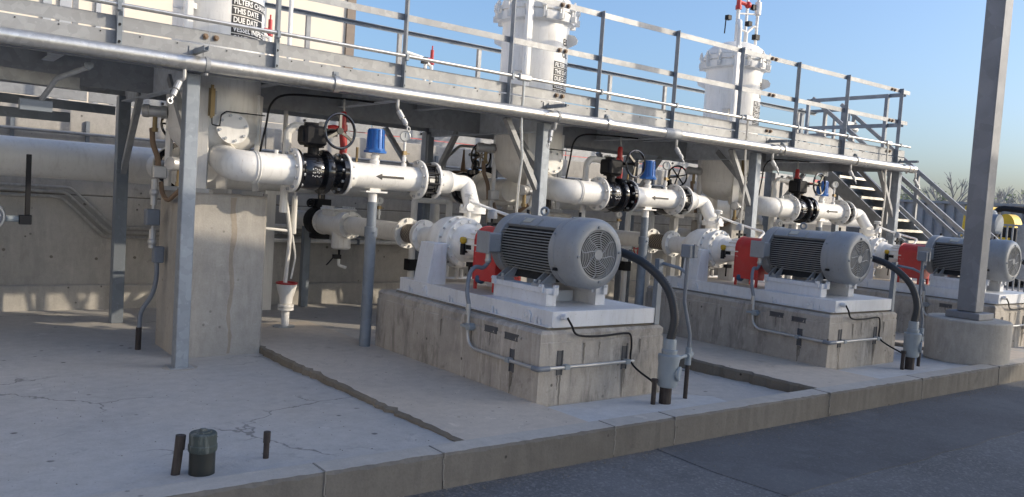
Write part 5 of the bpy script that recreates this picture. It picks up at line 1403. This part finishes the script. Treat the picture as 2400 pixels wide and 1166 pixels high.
pickup(30.5, 13.2, 'white pickup truck seen between the stair rails and the lamp pole')

# yellow loader
yl = T('yellow_loader', 'yellow wheel loader parked in front of the ribbed wall', 'loader', (36.5, 15.6, -.22))
P(yl, 'cab', MB().prism([(36, 15.3, .9), (36, 16.45, .9), (36, 16.35, 2.6), (36, 15.5, 2.6)], (1.3, 0, 0)), YELLOW, 0, .05)
P(yl, 'cab_window', MB().box(35.96, 35.995, 15.35, 16.1, 1.75, 2.55), GLASSD, 0)
P(yl, 'engine_cover', MB().box(36, 37.3, 14.2, 15.28, .9, 1.65), YELLOW, 0, .06)
for yy in (14.6, 16.0):
    wl = P(yl, 'wheel', MB().cyl((35.8, yy, .40), (36.3, yy, .40), .62, 22), TYRE)
    P(wl, 'rim', MB().cyl((35.78, yy, .40), (36.0, yy, .40), .3, 16), YELLOW)
yc = T('yellow_hood', 'rounded yellow machine hood right of the lamp pole', 'machine', (30, 12.3, .2))
P(yc, 'hood', MB().prism([(30, 11.95+.30*(1-math.cos(R(a))), 1.75+.45*math.sin(R(a))) for a in range(0, 181, 20)], (.6, 0, 0)), YELLOW, 30)
P(yc, 'body', MB().box(30, 30.6, 11.9, 12.6, .9, 1.74), BLACKM, 0, .03)
P(yc, 'lower_panel', MB().box(29.9, 29.99, 12.05, 12.5, 1.15, 1.4), YELLOW, 0)
P(yc, 'track', MB().box(29.8, 30.7, 11.7, 12.8, -.2, .5), TYRE, 0, .15)

# dark manifold at the right edge
mf = T('dark_manifold', 'dark grey pipe manifold with round flange at the right edge', 'manifold', (21, 8.6, -.2))
P(mf, 'trunk', MB().cyl((21.4, 9.05, .2), (21.4, 9.05, 2.05), .17, 18), BLACKM)
P(mf, 'drum', MB().cyl((21.1, 9.0, 1.75), (21.1, 8.75, 1.75), .24, 20), STEEL)
P(mf, 'flange', MB().cyl((21.0, 9.02, 1.72), (20.95, 9.02, 1.72), .16, 20), ALU)
P(mf, 'upper_pipe', MB().tube([(21.4, 9.05, 2.0), (21.4, 8.85, 2.15), (21.4, 8.3, 2.1), (21.4, 8.0, 1.6), (21.4, 8.0, .3)], .07, 10, .2), BLACKM)
P(mf, 'side_tank', MB().lathe([(.10, .4), (.42, .5), (.45, 1.0), (.42, 1.75), (.2, 1.9), (.05, 1.95)], (21.6, 8.05, 0), (0, 0, 1), 24), GALVD, 40)
P(mf, 'gauge', MB().cyl((21.2, 8.93, 2.0), (21.1, 8.93, 2.0), .08, 14), GAUGEF)
bf_ = T('bar_fence', 'row of thin upright grey bars at the far right', 'fence', (24, 9.3, -.2))
for i in range(9):
    P(bf_, 'bar', MB().cyl((24, 8.9+i*.14, -.2), (24, 8.9+i*.14, 1.75), .025, 8), GALV)
P(bf_, 'rail', MB().box(23.97, 24.03, 8.85, 10.1, 1.75, 1.80), GALV, 0)

# bare trees
def tree(x, y, h, seed, lb, green=0.0):
    rnd = random.Random(seed)
    t = T('bare_tree', lb, 'tree', (x, y, -.2), 'bare trees on the skyline')
    trunk = MB(); tw = MB(); lf = MB()
    def grow(p, d, L, r, lev):
        q = p+d*L
        (trunk if lev == 0 else tw).cyl(p, q, r, 5 if lev > 1 else 7, r*.7, cap=False)
        if lev >= 4:
            if green and rnd.random() < green:
                for _ in range(3):
                    c = q+Vector((rnd.uniform(-.3, .3), rnd.uniform(-.3, .3), rnd.uniform(-.3, .3))); s_ = .10
                    a = Vector((rnd.uniform(-1, 1), rnd.uniform(-1, 1), rnd.uniform(-1, 1))).normalized()*s_; b = a.orthogonal().normalized()*s_
                    lf.face([c-a, c+b, c+a, c-b])
            return
        for k in range(3 if lev < 3 else 4):
            ax = Vector((rnd.uniform(-1, 1), rnd.uniform(-1, 1), rnd.uniform(-.35, .35)))
            nd = (d+ax*(.62 if lev else .75)+Vector((0, 0, .18))).normalized()
            grow(p+d*L*rnd.uniform(.7, 1), nd, L*rnd.uniform(.62, .85), r*.62, lev+1)
    grow(Vector((x, y, -.2)), Vector((rnd.uniform(-.1, .1), rnd.uniform(-.1, .1), 1)).normalized(), h*.36, h*.024, 0)
    P(t, 'trunk', trunk, BARK, 0)
    P(t, 'crown', tw, BARK, 0, kind='stuff')
    if lf.f: P(t, 'buds', lf, TWIG, 0, kind='stuff')
tree(80, 37.6, 7.0, 1, 'tallest bare tree on the skyline left of the lamp pole')
tree(84, 40.4, 5.6, 2, 'bare tree beside the stair handrail on the skyline', .25)
tree(80, 41.8, 5.6, 3, 'budding green tree low beside the last column', .9)
tree(82, 34.9, 6.2, 4, 'bare tree just right of the lamp pole')
tree(80, 33.2, 5.4, 5, 'bare tree second from the right edge on the skyline')
tree(78, 30.6, 6.0, 6, 'bare tree at the right edge of the picture', .15)
tree(90, 44.0, 5.4, 8, 'small bare tree low behind the stair rails', .2)

# grit and small stones lying against the kerb and on the slab
def grit():
    rnd = random.Random(77); mb = MB()
    def stone(x, y, z, r):
        c = Vector((x, y, z)); q = Matrix.Rotation(rnd.uniform(0, 6.28), 3, 'Z')
        v = [q @ Vector(p) for p in ((r, 0, 0), (0, r*.8, 0), (-r*.9, 0, 0), (0, -r*.7, 0), (0, 0, r*.7))]
        n = len(mb.v); mb.v += [tuple(c+p) for p in v]
        mb.f += [(n, n+1, n+4), (n+1, n+2, n+4), (n+2, n+3, n+4), (n+3, n, n+4)]
    for _ in range(700):
        x = rnd.uniform(1.6, 11); d = rnd.expovariate(7)
        stone(x, 4.15-d, -.2165, rnd.choice((.004, .005, .007, .01)))
    for _ in range(260):
        x = rnd.uniform(.2, 3); y = rnd.uniform(4.4, 7.6); stone(x, y, zs(y)+.001, rnd.choice((.003, .004, .006)))
    for _ in range(200):
        x = rnd.uniform(3.05, 4.05); y = rnd.uniform(4.4, 7.6); stone(x, y, zt(y)-.001, rnd.choice((.003, .004, .006)))
    one('loose_grit', mb, GROUT, 'loose grit and small stones scattered along the kerb and slab', 'grit', (5, 4.1, -.216), smooth=0, kind='stuff')
grit()

# ---- small-bore lines on the rear wall
for i, (z, r_, mt_, lb) in enumerate(((1.00, .03, WHITE, 'upper white small pipe running low along the rear wall'), (.90, .022, GALVP, 'thin grey pipe just below the small white pipe on the rear wall'), (.80, .03, WHITE, 'lower white small pipe running low along the rear wall'))):
    t_ = T('small_wall_pipe', lb, 'pipe', (8, 11.2, z), 'small pipes on the rear wall')
    P(t_, 'pipe', MB().cyl((3.0, 11.22, z), (15, 11.22, z), r_, 12), mt_)
    for x in (3.6, 5.6, 7.6, 9.6, 11.6, 13.6): P(t_, 'clamp', MB().box(x-.015, x+.015, 11.17, 11.265, z-r_-.012, z+r_+.012), STEEL, 0)
for k in range(3):
    x = 5.6+PITCH*k
    t_ = T('pipe_rack', ('nearest', 'middle', 'farthest')[k]+' white pipe bridge with small valves between header pipe and pump row', 'pipework', (x, 9.9, -.1), 'white pipe bridges')
    P(t_, 'riser', MB().cyl((x, 9.6, -.1), (x, 9.6, 1.42), .045, 14), WHITE)
    P(t_, 'riser', MB().cyl((x+.55, 9.6, -.1), (x+.55, 9.6, 1.42), .045, 14), WHITE)
    P(t_, 'cross_pipe', MB().tube([(x, 9.6, 1.40), (x, 9.6, 1.50), (x+.55, 9.6, 1.50), (x+.55, 9.6, 1.40)], .045, 12, .06), WHITE)
    P(t_, 'flange', MB().cyl((x, 9.6, .90), (x, 9.6, .95), .09, 18), WHITE)
    P(t_, 'flange', MB().cyl((x+.55, 9.6, .90), (x+.55, 9.6, .95), .09, 18), WHITE)
    P(t_, 'valve', MB().box(x-.07, x+.07, 9.53, 9.67, .55, .70).cyl((x, 9.6, .70), (x, 9.6, .83), .02, 8), BLACKM, 0)
    P(t_, 'strut', MB().box(x+.25, x+.29, 9.75, 9.79, -.1, 2.39), STEEL, 0)

# ---- handwheels stand at different angles on the other units
def turn(root_prefix, child, cen, rots):
    roots = sorted([o for o in bpy.data.objects if o.parent is None and o.name.split('.')[0] == root_prefix], key=lambda o: o.location.x)
    for r_, (spin, yaw) in zip(roots[1:], rots):
        for ch in kids(r_):
            if ch.name.split('.')[0] != child: continue
            ax = Vector((.12, -1, .02)).normalized()
            M_ = Matrix.Translation(cen) @ Matrix.Rotation(R(yaw), 4, 'Z') @ Matrix.Rotation(R(spin), 4, ax) @ Matrix.Translation(-cen)
            for o in [ch]+kids(ch):
                o.data = o.data.copy(); o.data.transform(M_)
turn('butterfly_valve', 'handwheel', Vector((.09, -.28, .40)), ((50, -6), (85, -4)))
turn('inlet_valve', 'handwheel', Vector((-.12, -.38, .45)), ((25, 10), (12, -14)))

# ---- white risers with red wheels below the header pipe
for k in range(3):
    x = 6.45+PITCH*k
    t_ = T('header_riser', ('nearest', 'middle', 'farthest')[k]+' white flanged riser with small red wheel below the header pipe', 'pipe', (x, 10.5, -.1), 'header risers')
    P(t_, 'riser', MB().tube([(x, 10.84, 1.60), (x, 10.5, 1.45), (x, 10.5, -.1)], .095, 18, .15), WHITE)
    for z in (1.12, .62): 
        fg = P(t_, 'flange', MB().lathe([(.09, -.018), (.155, -.018), (.155, .018), (.09, .018)], (x, 10.5, z), (0, 0, 1), 24), WHITE)
        P(fg, 'flange_bolts', MB().bolts((x, 10.5, z+.018), (0, 0, 1), .13, 8, .014, .02), ALU)
    P(t_, 'valve_body', MB().lathe([(.10, .64), (.13, .72), (.14, .87), (.13, 1.0), (.10, 1.10)], (x, 10.5, 0), (0, 0, 1), 20), WHITE, 40)
    P(t_, 'wheel_stem', MB().cyl((x, 10.38, .87), (x, 10.16, .87), .02, 8), ALU)
    P(t_, 'wheel', MB().torus((x, 10.16, .87), (0, 1, 0), .10, .011, 24, 6).box(x-.1, x+.1, 10.152, 10.168, .862, .878).box(x-.008, x+.008, 10.153, 10.167, .77, .97), RED, 0)
# ---- barrels and crates in the far yard
for i, (x, y, mt_, lb) in enumerate(((27.0, 12.55, BLUE, 'blue barrel standing in the yard beyond the stairs'), (27.3, 11.75, RED, 'red barrel standing in the yard beyond the stairs'), (26.6, 13.4, OFFWHITE, 'white barrel standing in the yard beyond the stairs'))):
    one('barrel', MB().lathe([(.28, 0), (.29, .02), (.28, .3), (.295, .31), (.28, .32), (.28, .6), (.295, .61), (.28, .62), (.29, .88), (.28, .9), (.0001, .88)], (x, y, -.22), (0, 0, 1), 20), mt_, lb, 'barrel', (x, y, -.22), 'barrels in the yard')
